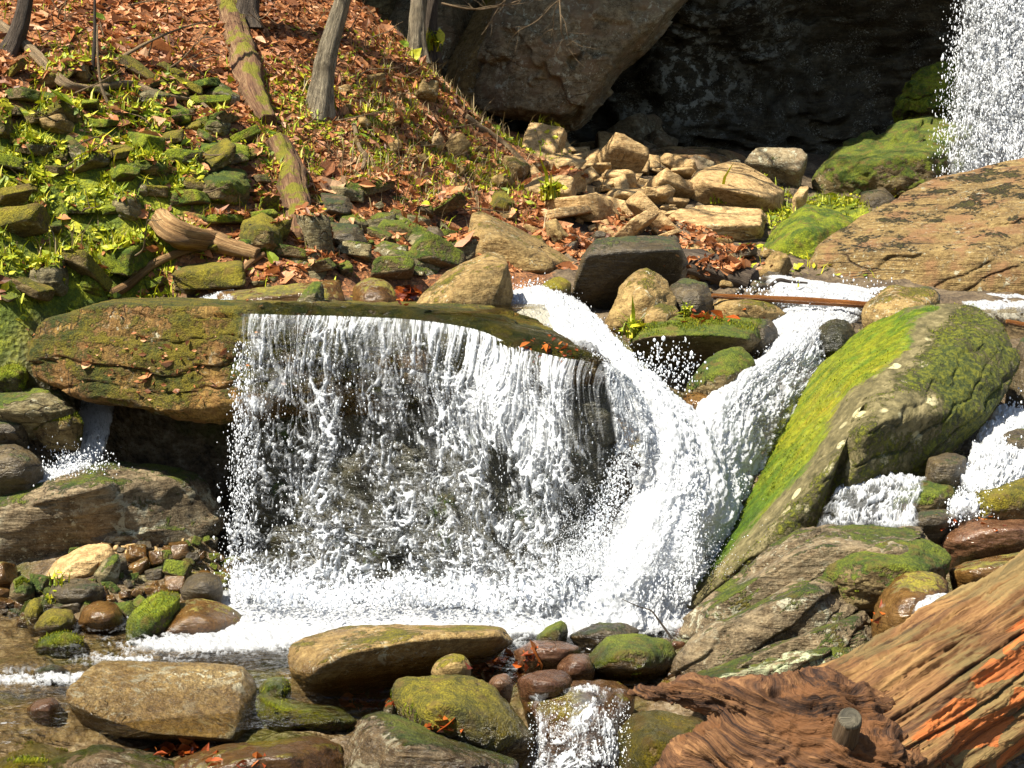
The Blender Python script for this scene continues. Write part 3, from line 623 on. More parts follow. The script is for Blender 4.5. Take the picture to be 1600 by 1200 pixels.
R('long_rock','long low wet slab at the back of the upper pool','wet','300,478 335,456 420,447 470,444 540,440 548,470 540,486 450,490 380,488',12.0,.5,p=16,sub=5)
R('angular_rock','pale green angular boulder behind the pointed slab','grey','398,445 415,418 445,394 488,380 508,392 516,425 512,445 440,452',12.8,.7,'440,400,.1 492,395,.1 500,440,0 420,440,-.05',p=22,sub=5)
R('slab_rock','wide flat faced tan slab leaning back above the upper pool','tan','715,395,.2 722,335,.7 745,330,.8 800,352,.9 860,385,.9 902,412,.7 895,440,.4 840,445,.2 790,440,0 730,410,0',14.6,1.,p=24,amp=.015,sub=6)
R('small_stone','small mossy stone at the head of the chute','mossy','838,462 850,438 875,430 895,440 892,468 860,472',12.9,.35,p=7,sub=4)
R('long_rock','long slanting grey slab left of the wide tan slab','grey','576,392 590,372 625,378 690,420 688,440 655,440 590,415',13.7,.5,p=20,sub=5,ledge=.03)
R('mossy_rock','mossy slab with a dark shaded front on the lower bank','moss','566,345 590,328 625,335 665,365 660,385 610,378 570,362',14.6,.6,p=14,sub=5)
R('angular_rock','squat grey block of stone above the slanting grey slab','grey','625,395 636,362 660,355 690,368 695,398 660,410',14.4,.5,p=22,sub=4)
R('angular_rock','narrow dark standing stone among the blocks of the lower bank','dark','662,400 668,352 685,350 700,372 702,405 680,412',14.2,.4,p=22,sub=4)
# far rubble
R('sunlit_boulder','bright yellow sunlit boulder in front of the cave','bright','1068,285,.3 1072,264,.8 1110,252,1.2 1160,254,1.3 1198,275,1.2 1228,300,.9 1222,328,.6 1190,336,.4 1140,326,.2 1085,300,.1',19.2,1.6,'1090,285,-.1 1142,298,-.2 1190,308,0 1150,322,.1',p=22,amp=.02,sub=6)
R('sunlit_boulder','long flat tan boulder below the bright yellow one','bright','1034,345,.2 1055,324,.7 1120,322,.9 1198,334,.9 1204,362,.6 1180,388,.3 1120,376,.1 1050,362,0',17.6,1.2,'1060,350,0 1190,350,0',p=24,amp=.015,sub=6,ledge=.03)
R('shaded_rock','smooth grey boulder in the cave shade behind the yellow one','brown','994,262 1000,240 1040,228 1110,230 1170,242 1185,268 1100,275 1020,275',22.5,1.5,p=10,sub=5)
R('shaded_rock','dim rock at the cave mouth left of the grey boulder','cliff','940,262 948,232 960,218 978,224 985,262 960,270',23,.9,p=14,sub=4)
R('mossy_ledge','mossy rock ledge running up to the foot of the far waterfall','moss','1252,285,.3 1262,258,.5 1300,232,1. 1350,215,1.4 1400,196,1.8 1470,180,2. 1540,180,2.2 1540,300,1. 1480,305,.5 1400,320,.2 1320,338,.1 1265,312,.1',21.,2.2,p=14,amp=.05,sub=6,ledge=.15,ldir=(-.2,0,1),lfreq=1.8)
R('mossy_ledge','mossy knob of rock on the wall left of the far waterfall','mossall','1400,160 1410,130 1440,108 1500,95 1500,185 1430,178',23.5,1.2,p=14,amp=.08,sub=6,ledge=.16,ldir=(-.1,0,1),lfreq=2.2)
R('angular_rock','dark angular block under the mossy ledge','dark','1340,330 1345,300 1380,292 1402,312 1385,338',19.9,.6,p=22,sub=4)
R('mossy_mound','low mound of vivid green moss right of the sunlit boulders','mossall','1160,415 1195,380 1215,345 1260,314 1310,322 1350,345 1330,385 1290,420 1200,425',17.2,1.6,p=9,amp=.05,sub=5)
R('tan_stone','small tan stone between the yellow boulder and the green mound','bright','1236,312 1250,292 1265,290 1262,305 1245,318',19.2,.3,p=16,sub=4)
# lower left under the ledge
R('grey_slab','grey layered slab above the little rear waterfall','grey','-40,640 -30,615 40,606 95,610 122,632 110,648 40,655',10.55,.6,p=16,sub=5,ledge=.03)
R('mossy_rock','olive mossed block beneath the grey layered slab','mossy','46,672 50,652 90,645 128,645 132,662 90,678',10.6,.4,p=18,sub=5)
R('dark_rock','dark shaded block at the left edge beneath the grey slab','dark','-30,675 -25,650 20,648 48,655 46,672 20,684',10.6,.4,p=18,sub=4)
R('dark_rock','dark rock below the olive block at the left edge','dark','-40,750 -30,700 20,690 60,710 75,735 30,758',10.3,.5,p=14,sub=5)
R('long_slab','long tan and black slab lying under the overhang at left','lich','-60,800,.2 0,768,.4 100,735,.7 200,720,.9 325,732,.9 372,785,.9 330,850,.7 200,866,.5 100,868,.3 -60,880,.1',10.15,1.,'0,800,0 100,775,-.05 190,755,0 150,830,.1',p=20,amp=.02,sub=6,ledge=.05,ldir=(-.25,0,1),lfreq=5)
R('tan_slab','pale tan leaning slab on the stony shore under the overhang','bright','54,912 80,880 130,852 170,848 185,865 160,900 90,920',9.9,.4,p=20,sub=5)
R('blue_slab','thin blue grey slab tilted on the shore stones','grey','145,900 160,875 186,862 190,870 170,900 155,912',9.75,.15,p=24,sub=4)
R('shore_stone','wide dark stone below the pale leaning slab','dark','70,930 80,910 120,902 165,912 168,930 140,948 90,944',9.5,.35,p=9,sub=5)
R('shore_stone','upright olive stone at the left edge of the shore','moss','12,932 20,905 35,897 52,908 56,930 30,940',9.7,.25,p=8,sub=4)
R('wet_stone','shiny round orange brown wet stone on the shore','wet','118,975 125,950 150,936 180,940 196,960 190,982 150,986',9.2,.3,p=7,sub=5,amp=.02)
R('green_stone','bright green algae streaked stone sloping into the pool','mossall','188,1005 195,968 225,935 255,918 285,922 280,950 250,985 205,1012',9.1,.4,p=9,sub=5,amp=.03)
R('wet_stone','broad smooth orange brown wet rock at the pool edge','wet','200,1002 235,975 270,940 310,930 350,938 400,970 390,1000 290,1010',9.15,.6,p=8,sub=5,amp=.02)
R('wet_stone','dark grey wet rock splashed at the left foot of the curtain','dark','278,925 290,900 320,892 345,900 352,925 320,935',9.55,.3,p=8,sub=4)
R('mossy_stone','mossy wet stone left of the shiny round stone','mossy','46,985 58,960 80,948 115,952 122,975 90,990',9.2,.3,p=8,sub=4)
R('mossy_stone','low green stone awash in the brown shallows','mossall','45,1012 70,992 105,985 135,996 130,1014 80,1018',8.9,.3,p=7,sub=4)
R('mossy_stone','small mossy pebble near the mossy wet stone','mossy','36,960 45,938 58,932 68,945 62,966 45,972',9.3,.2,p=7,sub=4)
R('dark_rock','wet dark stone breaking the rapids at the left edge','dark','45,1052 60,1040 90,1036 110,1048 95,1058 60,1060',8.3,.25,p=8,sub=4)
R('wet_stone','orange wet stone in the rapids left of the speckled slab','wetred','36,1110 55,1095 85,1088 98,1098 90,1112 55,1118',7.75,.25,p=8,sub=4)
R('submerged_rock','wide mossy rock lying under the shallow water at bottom left','mossy','-60,1200 -20,1168 60,1160 110,1172 140,1200 100,1225 -40,1240',7.2,.6,p=9,sub=5)
R('moss_ledge','bright moss covered stone at the left end of the ledge boulder','mossall','-20,600 -15,575 20,565 45,572 46,592 10,606',10.8,.35,p=9,sub=4)
# left bank, singly
LB = [('wedge_rock','grey wedge of rock jutting out at the far left of the bank','tan','44,182 80,172 112,158 116,200 85,210 60,198',.5,22),
('mossy_rock','large block with a moss cap and black front in the middle of the bank','moss','292,310 300,268 340,258 385,268 395,300 370,318 310,322',.8,16),
('mossy_rock','moss topped slab sheltering a round stone on the left bank','moss','182,262 190,242 220,234 258,242 270,262 230,275',.7,14),
('block_rock','grey cracked block below the moss topped slab','grey','168,315 172,288 200,284 220,300 226,340 205,350 180,335',.5,20),
('round_rock','round stone tucked beneath the moss topped slab','grey','208,298 212,278 228,272 240,285 236,305 218,310',.35,7),
('mossy_rock','long moss covered slab under the fallen bare branch','mossall','216,180 224,160 260,156 300,172 298,190 255,192',.6,12),
('mossy_rock','flat moss topped slab just above the large capped block','mossall','284,240 290,220 330,216 390,228 392,245 340,250',.6,14),
('angular_rock','pale triangular rock beneath the tip of the bare branch','grey','308,200 318,182 345,174 362,192 350,210 320,212',.45,18),
('slab_rock','grey slab beside the upper rotten log','grey','318,158 322,134 345,128 374,150 372,165 340,166',.4,18),
('upright_rock','upright rounded tan stone behind the bare branch','tan','104,122 110,92 124,78 142,88 146,118 125,130',.4,10),
('yellow_rock','yellow mossed stone cut off by the left edge','mossy','-20,216 -15,165 5,155 18,180 20,214 0,222',.4,12),
('mossy_rock','yellow green rock right of the split orange wood','mossy','366,385 380,345 410,330 440,350 446,385 405,398',.5,14),
('grey_boulder','large shaded grey boulder in the green at the left edge','grey','18,452 28,410 60,392 105,394 116,425 100,455 50,462',.6,16),
('mossy_rock','moss draped stone right of the shaded grey boulder','mossall','110,455 118,425 140,414 165,430 166,452 140,462',.4,9),
('slab_rock','grey slab under the leaves above the moss covered slab','grey','198,158 204,138 236,132 270,148 262,160 225,164',.4,18),
('slab_rock','thin tilted grey slab leaning down the green slope','grey','92,214 104,208 130,226 158,256 150,260 120,242',.25,22),
('mossy_rock','mossy stone left of the large capped block','moss','255,312 260,292 280,285 292,300 288,322 265,325',.4,9),
('slab_rock','leaning mossed plate below the yellow green rock','grey','270,440 278,412 296,418 318,452 306,462 285,455',.25,20),
('slab_rock','dull triangular plate of rock behind the long wet slab','tan','312,436 330,412 352,425 356,442 330,446',.25,22),
('slab_rock','dark slab in the shaded hollow right of the rotten log','dark','490,330 500,300 545,306 560,330 530,345',.6,18),
('slab_rock','dark layered slab beneath the leafy bank edge','dark','500,375 510,345 560,350 580,385 545,395',.6,18),
('tan_rock','tan stone poking out of the leafy crest edge','bright','668,232 675,210 688,204 694,220 684,236',.4,18),
('tan_rock','angular tan block under the roots of the crest','bright','692,222 700,206 720,208 735,228 725,240 700,236',.5,18),
('leaning_slab','dark leaning plate below the crest where the roots end','tan','780,268 786,240 806,242 828,258 826,276 800,280',.6,20),
('leaning_slab','thin pale slab leaning on the foot of the crest','bright','826,262 834,258 860,284 862,298 846,292',.25,22),
('slab_rock','mossy brown slab set in the leaves above the wide tan slab','mossy','762,322 772,298 790,296 805,318 800,335 775,336',.6,16),
('slab_rock','slanting pale plate in the leaves right of the mossy brown slab','tan','850,345 868,340 892,372 884,384 866,372',.4,20)]
for n_m, lab, mt, ol, th, pp in LB: R(n_m, lab, mt, ol, None, th, p=pp, sub=5, ledge=.02, tilt=.6)
# scree in front of the cave: things nothing tells apart, then some that stand out
R('pale_stone','tall pale pointed stone standing up from the rubble','bright','905,262 918,240 936,231 940,250 930,272 912,276',20.5,.5,p=22,sub=4)
R('pale_stone','pale squarish stone left of the pointed one','bright','862,252 872,232 890,230 898,250 890,262 870,262',21.3,.6,p=18,sub=4)
R('pale_stone','leaning pale shard at the middle of the rubble','bright','920,300 932,278 944,275 942,296 930,305',19.5,.35,p=20,sub=4)
R('pale_slab','long pale slab lying across the rubble','bright','945,306 955,292 1000,293 1012,300 1000,312 950,312',18.8,.7,p=22,sub=4)
R('pale_slab','pale pink slab at the right of the rubble','bright','1012,305 1020,292 1046,284 1056,298 1045,310 1015,312',18.9,.6,p=20,sub=4)
R('pale_slab','tan round backed slab rising in the rubble','bright','902,330 912,302 932,298 946,318 940,334',18.3,.6,p=14,sub=4)
R('pale_slab','broad flat red stone among the rubble','wetred','862,300 870,285 895,282 905,296 890,304',19.6,.6,p=16,sub=4)
placed = []
def scatter(n, poly, names, labels, mats, size, seed, group, sub=4, sep=.8, flat=(.35,.7), sink=.3, rp=26):
    rng = np.random.default_rng(seed); lo, hi = np.min(poly, 0), np.max(poly, 0); k = 0; tries = 0
    while k < n and tries < n*60:
        tries += 1
        px, py = rng.uniform(lo, hi)
        if not inpoly(np.array([[px, py]]), poly)[0]: continue
        Y = hit(px, py); x = (px-800)*Y/F; s = size*rng.lognormal(0, .45)*(Y/15.)**.3; s = min(s, size*2.3)
        if any((x-a)**2+(Y-b)**2 < (sep*(s+c))**2 for a, b, c in placed): continue
        placed.append((x, Y, s)); z = float(gh(x, Y))
        pts = np.array([[i, j, l] for i in (-1, 1) for j in (-1, 1) for l in (-1, 1)], float)*rng.uniform(.55, 1.05, (8, 3))
        pts *= np.array([1, rng.uniform(.5, .9), rng.uniform(*flat)])*s*.8
        a, b, c = rng.uniform(0, 6.3), rng.normal(0, .35), rng.normal(0, .35)
        ca, sa = math.cos(a), math.sin(a); pts = pts@np.array([[ca,sa,0],[-sa,ca,0],[0,0,1]])
        pts = pts@np.array([[1,0,0],[0,math.cos(b),math.sin(b)],[0,-math.sin(b),math.cos(b)]])@np.array([[math.cos(c),0,-math.sin(c)],[0,1,0],[math.sin(c),0,math.cos(c)]])
        h = -pts[:,2].min(); pts += np.array([x, Y, z+h*(1-2*sink)])
        NR[0] += 1; v, f = softhull(pts, sub, rp, .035, 2., NR[0], 3)
        i = rng.integers(len(mats)); obj(names[i], v, f, M[mats[i]], labels[i], 'rock', group); k += 1
scatter(95, [(850,235),(930,225),(1000,262),(1070,275),(1090,320),(1050,340),(1060,370),(1000,380),(880,350),(830,300)],
        ['rubble_stone','rubble_stone'], ['pale sandstone chunk in the sunlit rubble below the cave']*2, ['bright','bright'], .27, 11, 'pale rubble stones below the cave', sep=.42, flat=(.14,.42))
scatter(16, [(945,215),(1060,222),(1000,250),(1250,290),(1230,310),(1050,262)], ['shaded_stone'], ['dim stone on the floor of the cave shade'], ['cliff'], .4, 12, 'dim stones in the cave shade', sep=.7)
scatter(42, [(480,300),(560,290),(700,330),(720,420),(640,440),(500,440),(440,400)], ['bank_stone','bank_stone'], ['grey mossed stone piled at the foot of the leafy bank']*2, ['grey','moss'], .24, 13, 'stones at the foot of the leafy bank', sub=4, sep=.5, flat=(.2,.5))
scatter(85, [(0,120),(120,100),(300,120),(420,240),(440,380),(330,450),(170,460),(0,470)], ['slope_stone']*3, ['mossy green stone set into the left slope']*3, ['moss','mossall','mossy'], .30, 14, 'mossy stones on the left slope', sub=4, sep=.5, flat=(.18,.42))
scatter(30, [(170,430),(300,420),(440,440),(400,470),(240,474),(170,470)], ['shelf_stone','shelf_stone'], ['small broken plate of stone behind the ledge boulder']*2, ['tan','grey'], .11, 15, 'broken plates behind the ledge boulder', sub=3, sep=.7)
scatter(26, [(520,120),(640,120),(760,240),(860,330),(840,400),(700,330),(540,260)], ['leafy_stone'], ['tan stone half buried in leaves near the crest'], ['tan'], .15, 16, 'stones half buried in the leaves', sub=3, sep=.9)
scatter(120, [(0,905),(60,930),(150,830),(280,820),(380,880),(360,930),(200,960),(80,1000),(0,960)], ['shore_pebble','shore_pebble','shore_pebble'], ['wet pebble on the stony shore under the overhang']*3, ['wet','dark','moss'], .085, 17, 'pebbles on the shore under the overhang', sub=4, sep=.5, flat=(.5,.8), rp=12)
scatter(60, [(150,850),(200,825),(260,825),(290,850),(240,870),(170,870)], ['gravel_stone'], ['tan chip in the gravel heap under the overhang'], ['bright'], .045, 18, 'chips in the gravel heap', sub=2, sep=.5)
scatter(45, [(800,985),(1070,985),(1045,1075),(800,1080)], ['shallows_stone','shallows_stone'], ['wet brown stone in the shallows above the small front cascade']*2, ['wet','wetred'], .08, 19, 'stones in the front shallows', sub=3, sep=.9, flat=(.4,.6))
scatter(60, [(1040,350),(1200,400),(1240,440),(1200,450),(1230,500),(1180,520),(1100,500),(1060,430),(880,400),(900,380)], ['stream_stone','stream_stone'], ['brown stone jammed beside the upper stream']*2, ['dark','tan'], .12, 20, 'stones beside the upper stream', sub=3, sep=.8)
# ---------------------------------------------------------------- cliff and cave
def cliff():
    n = 260; xs = np.linspace(-9, 16, n)
    prof = np.array([(27.5,3.4),(28.6,4.6),(29.4,5.4),(29.3,6.3),(28.4,7.1),(26.8,7.9),(24.,8.9),(21.4,9.6),(19.6,10.2),(19.3,11.),(19.6,12.5),(20.5,14.),(26,15.5)])  # unseen roof lip above the view carried forward to shade cave and block
    t = np.linspace(0, len(prof)-1, 240); pr = catmull(prof, t)
    X = np.repeat(xs[None,:], len(pr), 0); Yv = np.repeat(pr[:,:1], n, 1).copy(); Z = np.repeat(pr[:,1:], n, 1)
    k = sstep(2.5, -6, X); Yv += k*0.; Yv += sstep(8.5, 13, X)*-3.5*sstep(9.5, 5, Z)+sstep(3.2, 5.2, X)*4.*sstep(8.2, 9.8, Z)  # unseen lip set back at right to keep the far fall in sun
    v = np.stack([X, Yv, Z], -1).reshape(-1, 3)
    d = fbm(v*.35, 5)*1.3+fbm(v*1.6+4, 4, .6)*.35
    s = v[:,2]*1.6+fbm(v*.5+8, 3); fr = s-np.floor(s); d += .25*sstep(0, .25, fr)-.2*fr
    v[:,1] -= d; v[:,2] += .3*fbm(v*.5+20, 4)
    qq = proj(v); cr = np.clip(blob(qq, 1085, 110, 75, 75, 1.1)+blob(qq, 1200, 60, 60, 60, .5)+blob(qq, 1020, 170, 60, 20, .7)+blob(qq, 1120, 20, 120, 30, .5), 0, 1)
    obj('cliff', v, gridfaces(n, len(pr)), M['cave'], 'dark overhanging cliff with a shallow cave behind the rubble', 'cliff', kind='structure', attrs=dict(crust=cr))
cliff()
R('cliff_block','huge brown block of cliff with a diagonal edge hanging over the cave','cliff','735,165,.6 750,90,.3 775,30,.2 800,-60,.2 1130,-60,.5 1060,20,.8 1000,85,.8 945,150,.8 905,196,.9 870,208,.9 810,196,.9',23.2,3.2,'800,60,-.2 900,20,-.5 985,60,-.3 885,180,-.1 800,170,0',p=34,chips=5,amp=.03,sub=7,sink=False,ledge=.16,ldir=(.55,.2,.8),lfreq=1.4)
R('cliff_rock','slanting grey cliff slab behind the twin trunks','cliff','560,60 590,-10 640,-60 760,-60 770,0 740,70 705,130 660,120 600,90',24.8,2.,p=20,amp=.03,sub=6)
R('cliff_rock','tall tan edged cliff rock left of the hanging brown block','tan','688,150 700,90 745,20 790,-60 830,-60 790,20 760,100 735,200 705,190',24.2,1.6,p=22,amp=.03,sub=5,sink=False)
R('cliff_rock','pale slab glimpsed at the top between crest and trunks','grey','545,30 560,-40 640,-50 625,10 590,40',25.,1.5,p=20,sub=5)
bpy.context.view_layer.update()
DG = bpy.context.evaluated_depsgraph_get()
def pick(px, py):
    """the point of the built rocks or ground under a spot of the photograph, and its normal"""
    d = Vector(P(px, py, 1.)-P(800, 430, 0)); d = Vector(((px-800)/F, 1., (HY-py)/F)).normalized()
    ok, loc, nor, i, ob, m = SC.ray_cast(DG, Vector((0, 0, H)), d)
    return (np.array(loc[:]), np.array(nor[:])) if ok else (P(px, py, 20), np.array([0, 0, 1.]))
def drop(x, y, top=1.6):
    z = float(gh(x, y))+top
    ok, loc, nor, i, ob, m = SC.ray_cast(DG, Vector((x, y, z)), Vector((0, 0, -1)))
    return (loc, nor) if ok else (None, None)

# ---------------------------------------------------------------- leaf litter, moss tufts, grass (nobody could count them)
def leafmesh(pos, nor, size, rng, curl=.5, tiltsd=.45):
    n = len(pos); a = rng.uniform(0, 2*np.pi, n)
    N = nor+rng.normal(0, tiltsd, (n, 3)); N /= np.linalg.norm(N, axis=1)[:,None]
    t = np.stack([np.cos(a), np.sin(a), np.zeros(n)], 1); t -= N*(t*N).sum(1)[:,None]; t /= np.linalg.norm(t, axis=1)[:,None]+1e-9
    b = np.cross(N, t); s = size*rng.lognormal(-.08, .45, n)[:,None]; wd = rng.uniform(.35, .7, n)[:,None]; c = rng.uniform(-.2, curl, n)[:,None]
    c2 = rng.uniform(-.2, .5, n)[:,None]
    base = pos+N*s*.12
    p = [base-t*s+N*s*c2*.4, base-t*s*.2+b*s*wd+N*s*c, base-t*s*.2-b*s*wd+N*s*c, base+t*s*.45+b*s*wd*.7+N*s*c*.8, base+t*s*.45-b*s*wd*.7+N*s*c*.8, base+t*s*1.1+N*s*c2, base+N*0]
    v = np.stack(p, 1).reshape(-1, 3); k = np.arange(n)[:,None]*7
    f3 = np.concatenate([k+np.array(q) for q in ((0,6,1),(0,2,6),(1,6,3),(6,2,4),(3,6,5),(6,4,5))])
    return v, f3, np.repeat(rng.uniform(0, 1, n), 7)
def blades(pos, hgt, rng, lean=.5, wid=.05, n3=1):
    n = len(pos); a = rng.uniform(0, 2*np.pi, n); h = hgt*rng.lognormal(0, .35, n); l = rng.uniform(.1, lean, n)*h
    d = np.stack([np.cos(a), np.sin(a), np.zeros(n)], 1); sd = np.stack([-np.sin(a), np.cos(a), np.zeros(n)], 1)*(h*wid)[:,None]
    up = np.array([0, 0, 1.])[None]; m = pos+d*(l*.35)[:,None]+up*(h*.6)[:,None]; e = pos+d*l[:,None]+up*(h*.95)[:,None]
    v = np.stack([pos-sd, pos+sd, m+sd*.8, m-sd*.8, e], 1).reshape(-1, 3); k = np.arange(n)[:,None]*5
    f4 = k+np.array((0,1,2,3)); f3 = k+np.array((3,2,4))
    return v, [f3, f4], np.repeat(rng.uniform(0, 1, n), 5)
def sow(n, wfun, xr, yr, rng, top=1.6, minz=.25):
    """points on the built ground and rocks, chosen by a weight of place"""
    X = rng.uniform(*xr, n*6); Y = rng.uniform(*yr, n*6); Z = gh(X, Y)
    q = proj(np.stack([X, Y, Z], 1)); w_ = wfun(q, X, Y, Z); keep = np.where(rng.uniform(0, 1, len(X)) < w_)[0][:n]
    ps, ns = [], []
    for k in keep:
        l, m = drop(X[k], Y[k], top)
        if l is not None and m[2] > minz: ps.append(l[:]); ns.append(m[:])
    return np.array(ps), np.array(ns)
rng = np.random.default_rng(21)
LEAFPOLY = [(-260,-200),(560,-200),(600,20),(700,130),(790,230),(880,300),(1000,330),(1080,340),(1180,410),(1100,440),(900,420),(700,430),(560,420),(430,440),(200,470),(-260,480)]
def wleaf(q, X, Y, Z):
    k = fbm(np.stack([X*1.1, Y*1.1, Z*0], 1), 3)
    g = np.clip(blob(q, 70, 330, 225, 160, 1.1)+blob(q, 1000, 370, 120, 60, .7)+blob(q, 600, 390, 130, 50, .55), 0, .93)
    return inpoly(q, LEAFPOLY)*np.clip(.75+k*.9, .08, 1)*(1-g)*(Z > 1.9)
pl, nl = sow(62000, wleaf, (-8, 3.2), (11., 23), rng)
v, f, r = leafmesh(pl, nl, .042, rng)
obj('leaf_litter', v, f, M['leaf'], 'carpet of dry orange brown leaves over the bank', 'leaves', kind='stuff', smooth=False, attrs=dict(rnd=np.clip(r*.9+.18*fbm(v*1.3, 3), 0, 1)))
def wgreen(q, X, Y, Z):
    k = fbm(np.stack([X*1.7, Y*1.7, Z*0+5], 1), 3)
    g = np.clip(blob(q, 80, 330, 215, 160, 1.3)+blob(q, 620, 170, 110, 70, .35)+blob(q, 700, 260, 140, 60, .28)+blob(q, 290, 260, 130, 60, .35)+blob(q, 1280, 350, 80, 50, .4)+blob(q, 480, 180, 60, 90, .25), 0, 1)
    return g*np.clip(.6+k*1.5, 0, 1)*(Z > 1.9)
pg, ng = sow(75000, wgreen, (-7, 6), (10.6, 21), rng, minz=.3)
a1 = rng.uniform(0, 1, len(pg)) < .45
v, f, r = blades(pg[a1], .085, rng, .9, .06); obj('grass', v, f, M['grass'], 'short bright green grass and sprouts on the mossy left slope', 'grass', kind='stuff', attrs=dict(rnd=r))
v, f, r = leafmesh(pg[~a1]+np.array([0,0,.03]), ng[~a1], .030, rng, .4, .5); obj('ground_cover', v, f, M['grass'], 'low leafy green ground cover on the left slope', 'ground cover', kind='stuff', smooth=False, attrs=dict(rnd=r))
def wstraw(q, X, Y, Z):
    g = np.clip(blob(q, 640, 190, 130, 90, .5)+blob(q, 560, 270, 110, 50, .4)+blob(q, 100, 420, 130, 60, .25)+blob(q, 760, 300, 90, 50, .3), 0, 1)
    return g*(Z > 1.9)
ps, ns = sow(6000, wstraw, (-6, 2.5), (11, 21), rng)
v, f, r = blades(ps, .16, rng, 1.3, .022); obj('dead_grass', v, f, M['straw'], 'dead straw coloured grass on the leafy crest', 'grass', kind='stuff', attrs=dict(rnd=r))

# fuzz of moss standing on the thickly mossed rocks: a part of each rock
for o in [o for o in bpy.data.objects if o.type == 'MESH' and o.data.materials and o.data.materials[0] in (M['mossall'], M['moss'], M['mossy']) and not o.get('group')]:
    n = len(o.data.vertices); co = np.empty(n*3, np.float32); o.data.vertices.foreach_get('co', co); co = co.reshape(-1, 3)+np.array(o.location)
    no = np.empty(n*3, np.float32); o.data.vertices.foreach_get('normal', no); no = no.reshape(-1, 3)
    full = o.data.materials[0] == M['mossall']
    mk = (fbm(co*2.6, 4)+no[:,2]*.5+.45*perlin(co*20) > (.05 if full else .52)) & (no[:,1] < .5); i = np.where(mk)[0]
    if len(i) < 50: continue
    sz = np.ptp(co, axis=0).max(); i = rng.choice(i, min(6000, int(4200*sz)+300)); jit = rng.normal(0, .006*sz, (len(i), 3))
    v, f, r = blades(co[i]-no[i]*.006+jit*(1-np.abs(no[i])), .0085*(1+max(0, co[i][:,1].mean()-8)*.07), rng, .9, .16)
    v = v.reshape(-1, 5, 3); v[:,2:] += no[i][:,None,:]*.006; v = v.reshape(-1, 3)
    obj('moss', v, f, M['mossblade'], parent=o, attrs=dict(rnd=np.clip(r*.6+.4*np.repeat(.5+fbm(co[i]*3, 3), 5), 0, 1)))
o = bpy.data.objects['green_boulder']; n = len(o.data.vertices); co = np.empty(n*3, np.float32); o.data.vertices.foreach_get('co', co); co = co.reshape(-1, 3)+np.array(o.location)
no = np.empty(n*3, np.float32); o.data.vertices.foreach_get('normal', no); no = no.reshape(-1, 3)
ga = {}
for k in ('moss', 'tuft'):
    b = np.empty(n, np.float32); o.data.attributes[k].data.foreach_get('value', b); ga[k] = b
qn = np.stack([co[:,0]*.9+co[:,2]*1.2, co[:,1], (co[:,2]-co[:,0])*6], 1)
mk = (ga['moss']*1.0+fbm(qn*1.1, 4)*.8+perlin(co*14)*.35 > .72) | (ga['tuft']+fbm(co*3, 4)*.9+perlin(co*17)*.3 > .72)
i = np.where(mk & (no[:,1] < .4))[0]; i = rng.choice(i, 16000); tan = np.array([-.55, 0, -.8])
v, f, r = blades(co[i]-no[i]*.006+rng.normal(0, .008, (len(i), 3))*(1-np.abs(no[i])), .012, rng, .8, .16)
v = v.reshape(-1, 5, 3); v[:,2:] += no[i][:,None,:]*.005; v[:,4] += tan*.010; v = v.reshape(-1, 3)
obj('moss', v, f, M['mossblade'], parent=o, attrs=dict(rnd=np.clip(r*.5+.35*np.repeat(.5+fbm(qn[i]*1.5, 3), 5)+.1, 0, 1)))
# ---------------------------------------------------------------- trees
def branchtree(acc, p, d, L, r, depth, rng):
    n = 5; pts = [p]; q = p.copy(); dd = d.copy()
    for k in range(n):
        dd = dd+rng.normal(0, .16, 3); dd /= np.linalg.norm(dd); q = q+dd*L/n; pts.append(q.copy())
    v, f, g = tube(pts, [r, r*.45], 6 if depth < 2 else 4, n*2, False); acc.add(v, f, g)
    if depth >= 4: return
    for k in range(rng.integers(3, 5)):
        t = rng.integers(2, n+1); e = dd+rng.normal(0, .65, 3); e[2] += .15; e /= np.linalg.norm(e)
        branchtree(acc, pts[t], e, L*rng.uniform(.5, .75), r*.5, depth+1, rng)
def tree(label, path, rad, mat, seed, crown=True, height=6.):
    rng = np.random.default_rng(seed); path = [np.array(p) for p in path]
    b = path[0]; t = empty('bare_tree', b+np.array([0, 0, -.1]), label, 'tree')
    d = path[-1]-path[-2]; d /= np.linalg.norm(d); full = path+[path[-1]+d*height*.5+rng.normal(0, .15, 3), path[-1]+d*height+rng.normal(0, .3, 3)]
    v, f, g = tube(full, np.interp(np.linspace(0, 1, 8), [0, .12, .3, 1], [rad*1.5, rad*1.05, rad*.9, rad*.4]), 28, 130, True,
                   lambda L, a, r: r*(.16*perlin(np.stack([L*1.2, np.cos(a)*2.2+seed, np.sin(a)*2.2], 1))+.10*perlin(np.stack([L*5, np.cos(a)*7, np.sin(a)*7+seed], 1))+.25*np.exp(-L*3)*np.cos(a*4+seed)))
    obj('trunk', v, f, M[mat], parent=t, attrs=dict(gc=g))
    if crown:
        A = Acc()
        for k in range(8):
            s = rng.uniform(.45, 1); p0 = full[-3]*(1-s)+full[-1]*s if s > .6 else full[-3]*(1-s)+full[-1]*s
            e = rng.normal(0, 1, 3); e[2] = abs(e[2])*.5+.3; e /= np.linalg.norm(e)
            branchtree(A, p0, e, height*.42, rad*.38, 1, rng)
        vv, ff = A.get(); obj('crown', vv, ff, M[mat], parent=t, attrs=dict(gc=A.att()))
    return t
g0 = pick(497, 172)[0]
tree('leaning grey tree trunk standing on the leafy bank', [g0+np.array([0,0,-.15]), P(508,100,g0[1]+.05), P(525,35,g0[1]+.1), P(545,-40,g0[1]+.1)], .125, 'bark', 31, True, 5.)
yt = hit(655, 92)+.2
